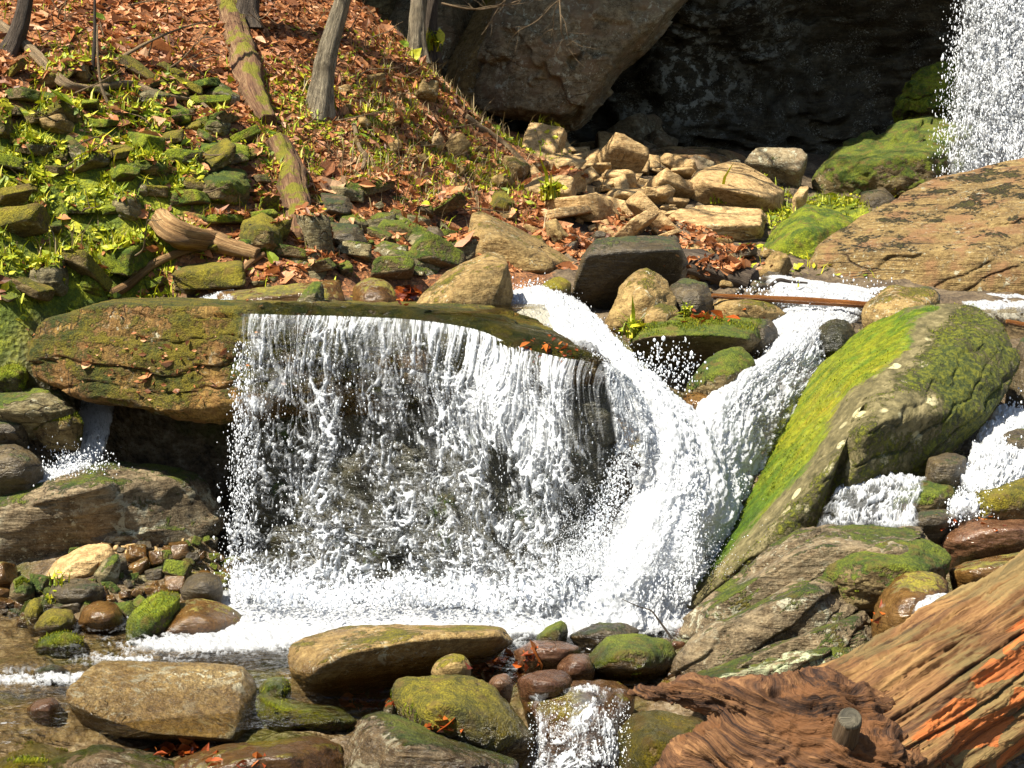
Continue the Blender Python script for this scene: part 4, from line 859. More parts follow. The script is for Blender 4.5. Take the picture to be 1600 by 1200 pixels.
tree('pale upright left trunk of the pair on the crest', [P(650,100,yt), P(652,40,yt), P(655,-10,yt), P(660,-60,yt)], .125, 'bark', 32, True, 6.)
tree('darker right trunk of the pair on the crest', [P(676,100,yt+.35), P(674,40,yt+.35), P(678,-10,yt+.35), P(688,-60,yt+.35)], .09, 'darkbark', 33, True, 5.)
ys = hit(388, 40)
tree('dark tree trunk at the top behind the upper rotten log', [P(386,46,ys), P(388,10,ys), P(396,-40,ys), P(402,-90,ys)], .15, 'darkbark', 34, True, 6.)
y0 = hit(15, 80)
tree('dark forked tree at the top left corner', [P(12,90,y0), P(30,45,y0), P(40,0,y0), P(48,-60,y0)], .085, 'darkbark', 35, True, 5.)

# ---------------------------------------------------------------- fallen logs, branches and sticks
def woodtube(name, label, cat, pts, rad, mat, seg=10, n=None, rough=.12, group=None, fr=6., parent=None, smoothpath=True):
    sd = len(pts)*3.7+pts[0][0]
    v, f, g = tube(pts, rad, seg, n or max(12, len(pts)*6), True, lambda L, a, r: r*rough*(2*perlin(np.stack([L*1.5+sd, np.cos(a)*2, np.sin(a)*2], 1))+perlin(np.stack([L*fr, np.cos(a)*4, np.sin(a)*4+sd], 1))), smoothpath)
    return obj(name, v, f, M[mat], label, cat, group, attrs=dict(gc=g), parent=parent)
def onground(l, lift=.04):
    o = []
    for px, py in l:
        p, n = pick(px, py); o.append(p+n*lift)
    return o
woodtube('fallen_log', 'rotten moss patched log lying straight down the upper bank', 'log', onground([(345,-40),(360,30),(378,90),(395,150),(415,195)], .03), [.13,.15,.17,.16,.11], 'deadlog', 26, 70, .16)
woodtube('fallen_log', 'rotten reddish log lying down the bank to the blocks', 'log', onground([(428,228),(442,265),(452,305),(462,345),(474,380)], .06), [.13,.15,.15,.14,.13], 'deadlog', 26, 70, .16)
woodtube('fallen_branch', 'long bare pale branch bridging the mossy rocks of the bank', 'branch', onground([(-5,45),(30,72),(62,100),(95,125),(140,134),(200,138),(262,150),(310,165),(345,182)], .06), [.05,.06,.06,.055,.04,.04,.032,.02,.012], 'stick', 10, 70)
woodtube('fallen_branch', 'thin bare branch slanting up to the right above the long bare one', 'branch', [P(128,122,14.6),P(180,95,15.0),P(240,62,15.4),P(290,42,15.8),P(330,33,16)], [.03,.025,.015,.01,.006], 'stick', 8, 40)
woodtube('split_log', 'split orange wood log lying above the pool', 'log', onground([(252,348),(285,362),(320,378),(355,392),(402,405)], .06), [.10,.12,.10,.08,.06], 'split', 20, 60, .22)
woodtube('fallen_branch', 'curved orange branch below the split log', 'branch', onground([(172,462),(200,448),(235,420),(275,400),(312,392)], .04), [.045,.045,.04,.035,.02], 'split', 10, 40)
woodtube('fallen_branch', 'short brown branch leaning toward the pale green boulder', 'branch', onground([(335,452),(360,438),(385,422),(412,402)], .05), [.03,.03,.028,.02], 'split', 10, 30)
woodtube('upright_stick', 'thin broken stick standing by the yellow green rock', 'stick', [pick(404,405)[0], P(400,380,12.9), P(390,350,12.9)], [.025,.02,.012], 'darkbark', 8, 16)
woodtube('sapling', 'thin dark sapling stem on the upper left slope', 'sapling', [P(144,110,14.3), P(148,60,14.3), P(148,10,14.3), P(150,-60,14.3)], [.022,.018,.014,.01], 'darkbark', 7, 20)
woodtube('sapling', 'pale thin sapling stem right of the dark one', 'sapling', [P(178,178,13.9), P(160,140,13.9), P(153,90,13.9), P(152,40,14)], [.018,.016,.012,.008], 'stick', 7, 20)
woodtube('dead_log', 'dark wet log with leaves on it beside the upper stream', 'log', [P(1062,405,15.3),P(1090,412,15.1),P(1130,424,14.9),P(1178,440,14.7)], [.11,.15,.15,.12], 'darkbark', 24, 50, .14)
woodtube('red_stick', 'long straight reddish stick lying across the upper stream', 'stick', [P(1112,462,12.7),P(1180,466,12.75),P(1262,470,12.8),P(1362,477,12.8)], [.02,.03,.034,.03], 'redstick', 10, 40, .08)
woodtube('red_stick', 'short reddish stick at the right edge of the upper stream', 'stick', [P(1572,502,11.9),P(1600,508,11.9),P(1650,516,11.9)], [.02,.025,.02], 'redstick', 10, 20, .08)
woodtube('twig', 'thin dark twig leaning over the pool foam by the layered rock', 'twig', [P(1050,998,8.5),P(1030,970,8.55),P(1017,954,8.6),P(998,948,8.65),P(972,936,8.7)], [.008,.006,.005,.004,.002], 'darkbark', 6, 24)
woodtube('twig', 'tangled dark driftwood twig caught in the upper stream', 'twig', [P(1195,455,14.2),P(1215,438,14.2),P(1235,440,14.2),P(1262,442,14.2)], [.02,.02,.015,.008], 'darkbark', 7, 24)
woodtube('root', 'exposed root snaking down the crest edge to the rubble', 'root', onground([(725,185),(745,200),(770,216),(800,240),(830,262)], .03), [.05,.05,.045,.04,.02], 'stick', 10, 40)
woodtube('root', 'bent pale root hanging from the cut bank', 'root', onground([(548,200),(560,225),(570,250),(566,272)], .06), [.03,.03,.028,.02], 'stick', 9, 24)
tw = np.random.default_rng(55)
TWP = [(60,60),(70,140),(90,190),(120,40),(200,60),(260,110),(280,170),(320,120),(350,240),(170,220),(220,190),(250,210),(400,260),(470,200),(520,190),(510,100),(600,40),(630,120),(700,200),(740,240),(760,280),(620,260),(580,220),(540,160),(320,300),(240,330),(60,300),(100,260),(40,150),(110,150),(160,60),(250,30),(230,90),(330,210),(300,100),(420,60),(470,60),(470,130),(560,120),(600,90),(620,150),(660,170),(640,230),(700,250),(560,300),(600,270),(520,240),(480,260),(660,300),(730,330),(690,200),(580,170),(20,260),(130,330),(210,400),(50,420),(300,330),(340,270),(540,60),(580,60),(380,40),(300,20),(200,10),(90,30)]
for k, (px, py) in enumerate(TWP):
    p, nn = pick(px, py); a = tw.uniform(0, 6.28); L = tw.uniform(.25, .75); d = np.array([math.cos(a), math.sin(a)*.6, tw.uniform(-.1, .9)]); d /= np.linalg.norm(d)
    A = Acc(); pts = [p+nn*.01]
    for j in range(4): d = d+tw.normal(0, .18, 3); d /= np.linalg.norm(d); pts.append(pts[-1]+d*L/4)
    v, f, g = tube(pts, [.012, .009, .007, .005, .003], 5, 14); A.add(v, f, g)
    for j in (2, 3):
        e = d+tw.normal(0, .6, 3); e /= np.linalg.norm(e); v, f, g = tube([pts[j], pts[j]+e*L*.2, pts[j]+e*L*.38+np.array([0,0,.02])], [.006, .004, .002], 4, 8); A.add(v, f, g)
    v, f = A.get(); obj('twig', v, f, M['stick'], 'thin bare twig lying in the leaves of the bank', 'twig', 'bare twigs on the bank', attrs=dict(gc=A.att()))
# bare hanging twig in front of the cliff
for k, (lab, p0, d0, L, r0) in enumerate((('pale bare twigs dangling in from the top before the cliff', P(872,-70,17), (.1,0,-1.), .95, .016), ('pale bare twig curving down at left of the other dangling twigs', P(850,-50,17), (-.5,0,-.6), .7, .014), ('long thin bare branch reaching right from the twin trunks', P(690,5,18.5), (.9,-.1,-.35), 1.1, .016))):
    A = Acc(); branchtree(A, p0, np.array(d0), L, r0, 2, np.random.default_rng(k*7+4))
    v, f = A.get(); obj('hanging_branch', v, f, M['stick'], lab, 'branch', attrs=dict(gc=A.att()))

# ---------------------------------------------------------------- the big weathered log and its root plate
def biglog():
    t = empty('driftwood_log', P(1330,1210,6.4), 'big weathered orange brown log with a twisted root end at bottom right', 'log')
    a = P(1285,1215,6.45); b = P(1505,1075,6.85); c = P(1720,930,7.2)
    rotv = []
    def disp(L, an, r):
        s = an/(2*np.pi)*17+.35*perlin(np.stack([L*1.1, np.cos(an)*2, np.sin(an)*2], 1))
        q = np.stack([L*1.1, np.cos(an)*4.5, np.sin(an)*4.5], 1); big = fbm(q, 4)
        cell = np.floor(s); fr = s-cell; hs = np.sin(cell*91.7)*4371.3; hs -= np.floor(hs)
        on = sstep(-.25, .15, perlin(np.stack([L*1.4+hs*20, cell*3.1, cell*0], 1)))      # splits come and go along the grain
        crack = np.exp(-(np.minimum(fr, 1-fr)/.05)**2)*on
        step = (hs-.5)*sstep(-.1, .1, perlin(np.stack([L*.8+hs*9, cell*5.3, cell*0+2], 1)))
        fine = fbm(np.stack([L*2.2, np.cos(an)*26, np.sin(an)*26], 1), 3)
        fl = fbm(np.stack([L*2.4, np.cos(an)*3+7, np.sin(an)*3], 1), 4)+.1*perlin(np.stack([L*9, np.cos(an)*16, np.sin(an)*16], 1)); flake = np.floor(fl*5)/5; rotv.append(sstep(.10, .0, fl)*.9)
        return r*(.10*big-.11*crack+.09*step+.012*fine+.08*flake)
    v, f, g = tube([a, b, c], [.42, .40, .39, .37], 420, 420, True, disp)
    obj('trunk', v, f, M['log'], parent=t, attrs=dict(gc=g, rot=np.append(rotv[0], [0, 0])*sstep(.05, -.25, (v[:,2]-P(1400,1120,6.6)[2])*1.-(v[:,0]-P(1400,1120,6.6)[0])*.62-.16)))
    # root plate: buttress roots swirling into one mass, remeshed to one surface
    A = Acc()
    def rt(pts, rad, seg=20):
        v, f, g = tube(pts, rad, seg, len(pts)*10, True); A.add(v, f)
    c0 = P(1290,1175,6.35)
    rt([P(1350,1150,6.5), P(1270,1130,6.35), P(1180,1105,6.3), P(1100,1085,6.35), P(1040,1080,6.4), P(978,1086,6.45)], [.26,.24,.15,.085,.06,.015])
    rt([P(1340,1180,6.4), P(1260,1175,6.25), P(1170,1165,6.25), P(1100,1180,6.3), P(1050,1230,6.35)], [.25,.24,.17,.13,.11])
    rt([P(1300,1150,6.4), P(1250,1110,6.3), P(1240,1075,6.3), P(1252,1048,6.32)], [.2,.12,.07,.035])
    rt([P(1330,1200,6.35), P(1250,1215,6.2), P(1180,1230,6.2)], [.25,.25,.2])
    rt([P(1460,1190,6.45), P(1380,1165,6.25), P(1310,1150,6.2), P(1240,1140,6.2), P(1180,1120,6.25)], [.12,.12,.1,.09,.05])
    rt([P(1420,1230,6.3), P(1380,1190,6.15), P(1320,1185,6.1), P(1260,1200,6.1)], [.15,.13,.12,.10])
    v, f = A.get(); me = mesh('tmp', v, f); o = bpy.data.objects.new('tmp', me); COL.objects.link(o)
    md = o.modifiers.new('r', 'REMESH'); md.mode = 'VOXEL'; md.voxel_size = .011
    m2 = o.modifiers.new('s', 'SMOOTH'); m2.factor = .5; m2.iterations = 10
    bpy.context.view_layer.update(); ev = o.evaluated_get(bpy.context.evaluated_depsgraph_get()); m3 = ev.to_mesh()
    n = len(m3.vertices); v = np.empty(n*3); m3.vertices.foreach_get('co', v); v = v.reshape(-1, 3)
    nr = np.empty(n*3); m3.vertices.foreach_get('normal', nr); nr = nr.reshape(-1, 3)
    fc = np.array([list(p.vertices) for p in m3.polygons]); ev.to_mesh_clear(); bpy.data.objects.remove(o)
    # grain: flow coordinate winds round the knots
    wv = v+.10*np.stack([perlin(v*3.3), perlin(v*3.3+50), perlin(v*3.3+90)], 1)
    ax = np.array([.93, .1, -.30]); al = wv@ax; e1 = np.array([.28, 0, .95]); e2 = np.array([0, 1., 0])
    gr = np.stack([al*1.3, (wv@e1)*15, (wv@e2)*15], 1); gr2 = np.stack([al*2.5, (wv@e1)*42, (wv@e2)*42], 1)
    d = -np.abs(fbm(gr, 3))*.05+fbm(gr2, 3)*.012+fbm(v*5, 3)*.03
    v = v+nr*d[:,None]
    ang = np.stack([al, (wv@e1)*5, np.full(n, .1)], 1)
    obj('root_plate', v, fc, M['root'], parent=t, attrs=dict(gc=ang))
    v, f, g = tube([P(1314,1176,6.16), P(1321,1150,6.05), P(1328,1124,5.98)], [.080,.060,.054,.050], 28, 16, True, lambda L, a, r: r*(.08*perlin(np.stack([L*6, np.cos(a)*3, np.sin(a)*3], 1))+.04*perlin(np.stack([L*2, np.cos(a)*9, np.sin(a)*9], 1))))
    st = obj('branch_stub', v, f, M['stub'], parent=t, attrs=dict(gc=g)); st['label'] = 'sawn grey branch stub'
    e0, e1 = P(1328,1124,5.98), P(1329,1120,5.965); v, f, g = tube([e0, (e0+e1)/2, e1], [.050,.049,.043], 28, 6, True); obj('cut_face', v, f, M['cut'], parent=t, attrs=dict(gc=g))
biglog()

# ---------------------------------------------------------------- wet leaf piles, small plants
def pile(label, px, py, n, spread, seed, size=.035, mat='wetleaf', squash=.6):
    r = np.random.default_rng(seed); ps, ns = [], []
    for k in range(n):
        p, q = pick(px+r.normal(0, spread), py+r.normal(0, spread*squash)); ps.append(p+q*r.uniform(0, .03)); ns.append(q)
    v, f, a = leafmesh(np.array(ps), np.array(ns), size, r, .8, .7)
    obj('leaf_pile', v, f, M[mat], label, 'leaves', kind='stuff', smooth=False, attrs=dict(rnd=a))
pile('wet orange leaves heaped between the tan and pinkish stones', 765, 1044, 60, 16, 1, .035)
pile('dark red wet leaves in the shallows right of the undercut boulder', 818, 1030, 60, 16, 2, .035)
pile('orange leaves caught below the undercut boulder', 570, 1098, 50, 14, 3, .033)
pile('dark orange leaves caught in the fold of the yellow mossy rock', 688, 1135, 60, 13, 4, .033)
pile('orange leaves under the front of the speckled slab', 300, 1176, 60, 30, 5, .032, squash=.15)
pile('orange leaves on the flat wet rock at the bottom edge', 360, 1188, 45, 30, 6, .03, squash=.2)
pile('red brown leaves beside the smooth round boulder', 632, 462, 60, 12, 7, .05)
pile('orange leaves on the dark wet log of the upper stream', 1130, 412, 90, 30, 8, .04, 'leaf', .2)
pile('orange leaves behind the bright green moss cap', 1110, 492, 60, 35, 9, .035, squash=.15)
pile('orange leaves on the wet tip of the ledge boulder', 865, 545, 40, 30, 10, .016, squash=.35)
pile('orange leaf caught between the brown boulder and the log', 1378, 955, 8, 7, 11, .05, squash=1.6)
pile('thin line of leaves on the wet red brown rock', 1530, 812, 50, 35, 12, .03, squash=.25)
pile('brown leaf scraps on the face of the ledge boulder', 250, 560, 120, 75, 13, .018, 'leaf', .5)
def plant(label, px, py, n, h, seed, name='small_plant', mat='grass'):
    r = np.random.default_rng(seed); p, q = pick(px, py)
    ps = p+r.normal(0, h*.25, (n, 3))*np.array([1, 1, .1]); v, f, a = blades(ps, h, r, 1., .05)
    v2, f2, a2 = leafmesh(ps+np.array([0, 0, h*.6])+r.normal(0, h*.2, (n, 3)), np.tile([0, -.2, 1.], (n, 1)), h*.22, r, .3, .4)
    A = Acc(); A.add(v, f, a); A.add(v2, f2, a2); vv, ff = A.get()
    obj(name, vv, ff, M[mat], label, 'plant', attrs=dict(rnd=A.att()))
plant('grassy green tuft at the left end of the moss capped boulder', 990, 528, 26, .16, 1, 'grass_tuft')
plant('small green sprout on top of the moss capped boulder', 1075, 494, 16, .10, 2)
plant('green sprout between the shore stones by the pale slab', 90, 915, 14, .09, 3)
plant('tiny green sprout right of the shiny wet stone', 78, 942, 10, .08, 4)
plant('bright green plants on the rubble slope above the wide tan slab', 860, 312, 50, .22, 5)
plant('green weeds at the foot of the bright yellow boulder', 1125, 318, 40, .20, 6)
plant('green sprout under the front of the speckled slab', 285, 1162, 8, .05, 7)
plant('leafy sprout on the crest by the twin trunks', 672, 80, 30, .25, 8)
# ---------------------------------------------------------------- still and running clear water
def sheet(name, label, poly, zf, mat, step=.03, wave=.012, kind='structure', sc=2.5):
    """a water surface over a world polygon (x, y)"""
    poly = np.array(poly); lo, hi = poly.min(0), poly.max(0)
    x = np.arange(lo[0], hi[0]+step, step); y = np.arange(lo[1], hi[1]+step, step); X, Y = np.meshgrid(x, y)
    q = np.stack([X.ravel(), Y.ravel()], 1); ins = inpoly(q, [tuple(p) for p in poly])
    z = zf(q[:,0], q[:,1])+wave*fbm(np.stack([q[:,0]*sc, q[:,1]*sc*1.6, q[:,0]*0], 1), 4)
    f = gridfaces(len(x), len(y)); f = f[ins[f].all(1)]; used = np.unique(f); m = -np.ones(len(q), int); m[used] = np.arange(len(used))
    v = np.column_stack([q, z])[used]
    obj(name, v, m[f], M[mat], label, 'water', kind=kind)
def W(px, Y): return ((px-800)*Y/F, Y)
sheet('pool_water', 'clear brown green water of the lower pool and shallows', [W(-300,7.0),W(640,7.6),W(830,8.0),W(830,8.1),W(1000,8.1),W(1080,8.6),W(1130,9.3),W(1050,10.4),W(300,10.4),W(-300,9.6)], lambda x, y: -.045-.035*np.clip(9.6-y, 0, 3)+0*x, 'poolw')
sheet('front_water', 'shallow water at the bottom edge below the front cascade', [W(400,6.0),W(1200,6.0),W(1100,7.85),W(820,7.85),W(420,7.4)], lambda x, y: -.43+0*x, 'poolw')
sheet('upper_pool_water', 'thin smooth water of the upper pool running to the ledge lip', [W(330,10.35),W(640,10.25),W(760,10.15),W(850,11.2),W(860,13.2),W(560,13.2),W(330,12.6)], lambda x, y: 2.005+.012*(y-10.3)+0*x, 'water', wave=.01)
sheet('upper_stream_water', 'water of the upper stream behind the great green boulder', [W(1180,13.1),W(1420,13.1),W(1440,12.6),W(1700,12.4),W(1750,15.4),W(1450,15.6),W(1180,15.6)], lambda x, y: 1.97+.05*(y-13)+0*x, 'water')

# ---------------------------------------------------------------- white water: surfaces torn into strands
def flow(name, label, rows, nu, nv, dens, cell=(.09,.14), warp=.35, relief=.05, seed=0, lip=.0, stretch=0., lump=.03, mat='lace', off=0., solid=0., cat='waterfall', kind='structure', cut=.03, width=.30, alpha_pow=1., roundtop=.5, nets=1., threads=1., film=0., fray=None, fine=0.):
    """rows: list of rows of world points from the top down; dens(px, py, u, v) = how white, 0..1.3"""
    rows = [np.array(r, float) for r in rows]; m = max(len(r) for r in rows)
    rows = [catmull(r, np.linspace(0, len(r)-1, nu)) if len(r) > 2 else r[0]+(r[1]-r[0])*np.linspace(0, 1, nu)[:,None] for r in rows]
    rows = np.array(rows); R_ = len(rows); t = np.linspace(0, R_-1, nv)
    S = catmull(rows.reshape(R_, -1), t).reshape(nv, nu, 3)
    du = np.gradient(S, axis=1); dv = np.gradient(S, axis=0); N = np.cross(dv, du); N /= np.linalg.norm(N, axis=2)[...,None]+1e-9
    if N[...,1].mean()-N[...,2].mean() > 0: N = -N
    Lu = np.concatenate([np.zeros((nv, 1)), np.cumsum(np.linalg.norm(np.diff(S, axis=1), axis=2), 1)], 1)
    Lv = np.concatenate([np.zeros((1, nu)), np.cumsum(np.linalg.norm(np.diff(S, axis=0), axis=2), 0)], 0)
    um = Lu.mean(0)[None,:]*np.ones((nv, 1)); vm = Lv
    L = vm.max(); tv = vm/L
    if stretch: vs = L*(tv*(1-stretch)+stretch*tv**2.2)
    else: vs = vm
    a = um.ravel(); b = vs.ravel(); z0 = np.zeros_like(a)
    wx = perlin(np.stack([a*3.2, b*2.2, z0+seed], 1))*warp*.16+perlin(np.stack([a*9, b*6, z0+seed+9], 1))*warp*.06
    wy = perlin(np.stack([a*3.2, b*2.2, z0+seed+40], 1))*warp*.22+perlin(np.stack([a*9, b*6, z0+seed+60], 1))*warp*.08
    aa, bb = a+wx, b+wy
    f1, f2 = worley(np.stack([aa/cell[0], bb/cell[1]], 1), seed); e1 = f2-f1
    g1, g2 = worley(np.stack([aa/cell[0]*2.3+5, bb/cell[1]*2.1+3], 1), seed+1); e2 = g2-g1
    h1, h2 = worley(np.stack([aa/cell[0]*5.1+2, bb/cell[1]*4.3+8], 1), seed+2); e3 = h2-h1
    st = 1-np.abs(fbm(np.stack([aa/cell[0]*1.6, bb*1.1, z0+seed+3], 1), 3))*2.0          # long vertical threads
    st2 = 1-np.abs(fbm(np.stack([aa/cell[0]*4, bb*2.6, z0+seed+13], 1), 3))*2.2
    big = fbm(np.stack([a*2.2, b*1.6, z0+seed+77], 1), 3)
    q = proj(S.reshape(-1, 3)); D = dens(q, um.ravel()/(um.max()+1e-9), tv.ravel())
    top = np.exp(-tv.ravel()/.16)*roundtop
    net = np.maximum.reduce([.9*sstep(width, .02, e1), .85*sstep(width*.9, .02, e2), .6*sstep(width*.8, .02, e3)])
    gate = sstep(-.25, .25, fbm(np.stack([aa*9, bb*6, z0+seed+21], 1), 3))      # strands break up
    net = net*(.25+.75*gate)
    spk = sstep(.18, .5, fbm(np.stack([aa*17, bb*11, z0+seed+91], 1), 4, .65))*sstep(.05, .3, tv.ravel())
    net = np.maximum(net, spk)
    thr = np.maximum(sstep(.55, 1., st), .8*sstep(.6, 1., st2))
    base = net*(1.1-top)*nets+thr*(.35+.65*top)*threads
    A = base*1.05+(D-.53)*1.2+big*.5-.12*(1-D)
    A = np.maximum(sstep(.12, .95, A)*np.clip(D*2.2, 0, 1), solid*sstep(.3, .6, D)); A = np.clip(A, 0, 1)**alpha_pow
    A = np.maximum(A, film*(1+1.1*top)*sstep(.12, .5, D)*(.4+.6*sstep(-.3, .3, fbm(np.stack([aa*14, bb*3, z0+seed+31], 1), 3))))
    if fray is not None:
        uu = um.ravel()/(um.max()+1e-9); tt = tv.ravel(); nn = 1+.9*fbm(np.stack([a*6, b*6, z0+seed+51], 1), 4)
        for x, wd in ((uu, fray[0]), (1-uu, fray[1]), (tt, fray[2]), (1-tt, fray[3])):
            if wd: A = A*sstep(.15, 1., x/wd*nn)
    bub = np.sqrt(np.clip(1-(f1/.75)**2, 0, 1))*.5+np.sqrt(np.clip(1-(h1/.7)**2, 0, 1))*.25
    hgt = fine*fbm(np.stack([a*24, b*15, z0+seed+95], 1), 4, .6)+relief*(A*.8+.35*bub+.3*big)+lump*fbm(np.stack([a*8, b*3.2, z0+seed+5], 1), 4)*(tv.ravel()*.9+.1)
    v = S.reshape(-1, 3)+N.reshape(-1, 3)*(hgt*np.clip(tv.ravel()*12, .1, 1)+off)[:,None]
    f = gridfaces(nu, nv); f = f[A[f].max(1) > cut]
    used = np.unique(f); mm = -np.ones(len(v), int); mm[used] = np.arange(len(used))
    return obj(name, v[used], mm[f], M[mat], label, cat, kind=kind, attrs=dict(alpha=A[used]))
def icodrops(pos, r, rng, stretchz=None):
    d0, f0 = ico(1); n = len(pos); s = r[:,None,None]*rng.uniform(.7, 1.3, (n, 1, 3))
    s[:,:,2] *= (stretchz if stretchz is not None else rng.uniform(.8, 2.2, n))[:,None]
    v = pos[:,None,:]+d0[None]*s
    return v.reshape(-1, 3), (np.arange(n)[:,None,None]*len(d0)+f0[None]).reshape(-1, 3)
def spray(label, pos, r, seed, sz=None, name='spray'):
    rng = np.random.default_rng(seed); v, f = icodrops(np.asarray(pos), np.asarray(r), rng, sz)
    obj(name, v, f, M['drop'], label, 'spray', kind='stuff')
# main curtain
cpx = np.array([376,450,520,640,740,800,865,915,958.]); ctop = np.array([490,492,494,499,514,538,556,564,572.])
cY = np.array([10.20,10.17,10.14,10.10,10.02,9.94,9.82,9.70,9.66]); bpx = np.array([368,445,520,640,735,790,850,895,925.])
def crow(t, push):
    Yt = cY-push*(.05+.40*t**.6)*np.interp(cpx, [376,860,942], [1,1,.5]); zt = H+(HY-ctop)*cY/F
    x = ((cpx-800)*(1-t)+(bpx-800)*t)*cY/F; z = zt*(1-t)+(-.05)*t
    return np.stack([x, Yt, z], 1)
def cdens(q, u, t):
    d = .415+.05*np.sin(u*31)+0*t
    d += blob(q, 770, 610, 75, 95, .40)+blob(q, 700, 560, 50, 60, .12)+blob(q, 830, 720, 60, 120, .18)
    d += .45*sstep(865, 930, q[:,1])+blob(q, 600, 560, 140, 60, .08)
    for cx, cy, rx, ry, a in ((782,745,20,48,.6),(560,760,26,34,.35),(470,640,28,50,.28),(545,640,16,70,.3),(610,890,30,34,.4),(540,735,22,22,.3),(640,720,26,40,.28),(690,790,30,30,.2),(430,800,30,60,.25),(650,640,18,50,.25)):
        d -= blob(q, cx, cy, rx, ry, a)
    d -= .30*sstep(862, 900, q[:,0])*sstep(900, 800, q[:,1])+.14*sstep(430, 372, q[:,0])-.05*sstep(.16, 0, t)
    return np.clip(d, 0, 1.2)
flow('curtain_waterfall', 'lacy curtain of falling water in front of the dark wall', [crow(t, 1.) for t in (0,.06,.15,.3,.5,.7,.85,1)], 640, 460, cdens, (.10,.19), seed=1, stretch=.55, relief=.07, roundtop=1., warp=.6, width=.19, threads=.9, film=.05, fray=(.035,0,0,0))
flow('curtain_waterfall', 'second inner sheet of the falling curtain close to the wall', [crow(t, .45) for t in (0,.06,.15,.3,.5,.7,.85,1)], 520, 380, lambda q, u, t: cdens(q, u, t)-.20, (.07,.16), seed=8, stretch=.55, relief=.035, roundtop=1., width=.24, warp=.6, film=.04)
flow('side_waterfall', 'thin lacy spill from the right corner of the ledge into the chute', [[P(938,560,9.75),P(952,566,9.9),P(975,585,10.2)],[P(946,620,9.75),P(985,640,9.9),P(1020,655,10.2)],[P(962,700,9.8),P(1010,715,9.85),P(1060,735,10.)],[P(985,750,9.85),P(1020,765,9.8),P(1060,780,9.9)]], 220, 260,
     lambda q, u, t: .46+.12*u+0*t, (.07,.15), seed=5, stretch=.4, relief=.04, warp=.7, width=.24, fray=(.05,.1,.03,.15), film=.06)
# chute: left branch, right branch, joined foot
def ch(*r): return [np.array([P(*p) for p in x]) for x in r]
edge = lambda u, a=.12: sstep(0, a, u)*sstep(1, 1-a, u)
flow('white_chute', 'thick white chute rushing down right of the ledge', ch([(800,452,13.3),(850,446,13.4),(900,478,13.2)],[(790,480,12.6),(850,468,12.6),(920,494,12.5)],[(800,510,11.9),(880,505,11.8),(965,535,11.7)],[(850,528,11.3),(920,540,11.1),(1000,585,11.2)],[(945,562,10.7),(1000,592,10.5),(1075,655,10.8)],[(990,645,10.4),(1050,670,10.1),(1140,700,10.6)],[(1000,735,10.1),(1065,755,9.8),(1165,765,10.4)],[(955,835,9.95),(1025,840,9.5),(1130,850,10.15)],[(890,905,9.7),(985,915,9.3),(1078,925,9.7)],[(858,978,9.4),(975,988,9.15),(1070,980,9.4)]),
     330, 560, lambda q, u, t: (.62+.5*edge(u, .16))*sstep(0, .06, u+.02)*sstep(1, .95, u)-.3*blob(q, 1000, 620, 20, 20), (.09,.22), seed=3, relief=.06, fine=.022, lump=.075, warp=.7, fray=(.10,.06,.06,0), mat='foam', solid=.75, roundtop=.2, film=.2)
flow('white_chute', 'right branch of white water sliding beside the great green boulder', ch([(1185,500,13.2),(1240,478,13.3),(1350,478,13.4)],[(1190,530,12.5),(1240,505,12.5),(1345,500,12.7)],[(1180,570,11.8),(1230,545,11.7),(1290,540,11.9)],[(1110,620,11.2),(1170,590,11.1),(1290,575,11.8)],[(1075,665,10.75),(1130,640,10.6),(1258,645,11.2)],[(1070,720,10.4),(1115,720,10.2),(1215,720,10.95)],[(1050,790,10.1),(1095,800,9.95),(1182,800,10.65)],[(1030,880,9.8),(1060,885,9.7),(1128,880,10.1)]),
     260, 460, lambda q, u, t: .86-.50*sstep(.5, .9, u)*sstep(0, .3, t)+.1*sstep(.35, 0, t)*1-.5*sstep(.06, 0, u), (.07,.24), seed=4, relief=.045, fine=.015, lump=.05, warp=.7, fray=(.08,.10,.015,.1), mat='foam', solid=.45, roundtop=.2, film=.2)
flow('stream_foam', 'white riffles on the upper stream around the red stick', ch([(1185,425,15.9),(1230,432,15.6),(1330,448,15.2),(1420,452,15)],[(1190,450,14.6),(1240,452,14.5),(1330,462,14.3),(1400,470,14)],[(1185,482,13.),(1250,480,13.),(1330,480,13.),(1375,484,12.9)]), 260, 200, lambda q, u, t: .86+.12*np.sin(u*9+t*5), (.10,.16), fray=(.12,.12,.12,.02), seed=6, relief=.05, lump=.05, mat='foam', roundtop=0)
flow('stream_foam', 'white riffles of the stream right of the round boulder', ch([(1480,462,15),(1560,462,14.8),(1680,468,14.6)],[(1500,480,13.4),(1560,488,13.),(1680,500,12.8)],[(1560,500,12.6),(1600,512,12.4),(1700,530,12.2)]), 200, 140, lambda q, u, t: .62+0*t, (.10,.14), fray=(.1,0,.2,.25), seed=16, relief=.05, lump=.06, mat='foam', roundtop=0)
flow('cascade', 'small white cascade tumbling right of the great green boulder', ch([(1570,630,11.),(1600,640,10.9),(1680,650,10.9)],[(1525,680,10.4),(1570,690,10.2),(1660,700,10.2)],[(1508,720,9.9),(1550,730,9.7),(1620,735,9.8)],[(1490,770,9.6),(1530,780,9.45),(1590,770,9.6)],[(1470,815,9.3),(1500,820,9.2),(1540,815,9.3)]), 200, 260, lambda q, u, t: .72+.3*edge(u)-.45*sstep(.08, 0, u), (.07,.14), fray=(.12,.05,.08,.1), seed=7, fine=.018, relief=.06, lump=.06, mat='foam', solid=.3, roundtop=.1, film=.15)
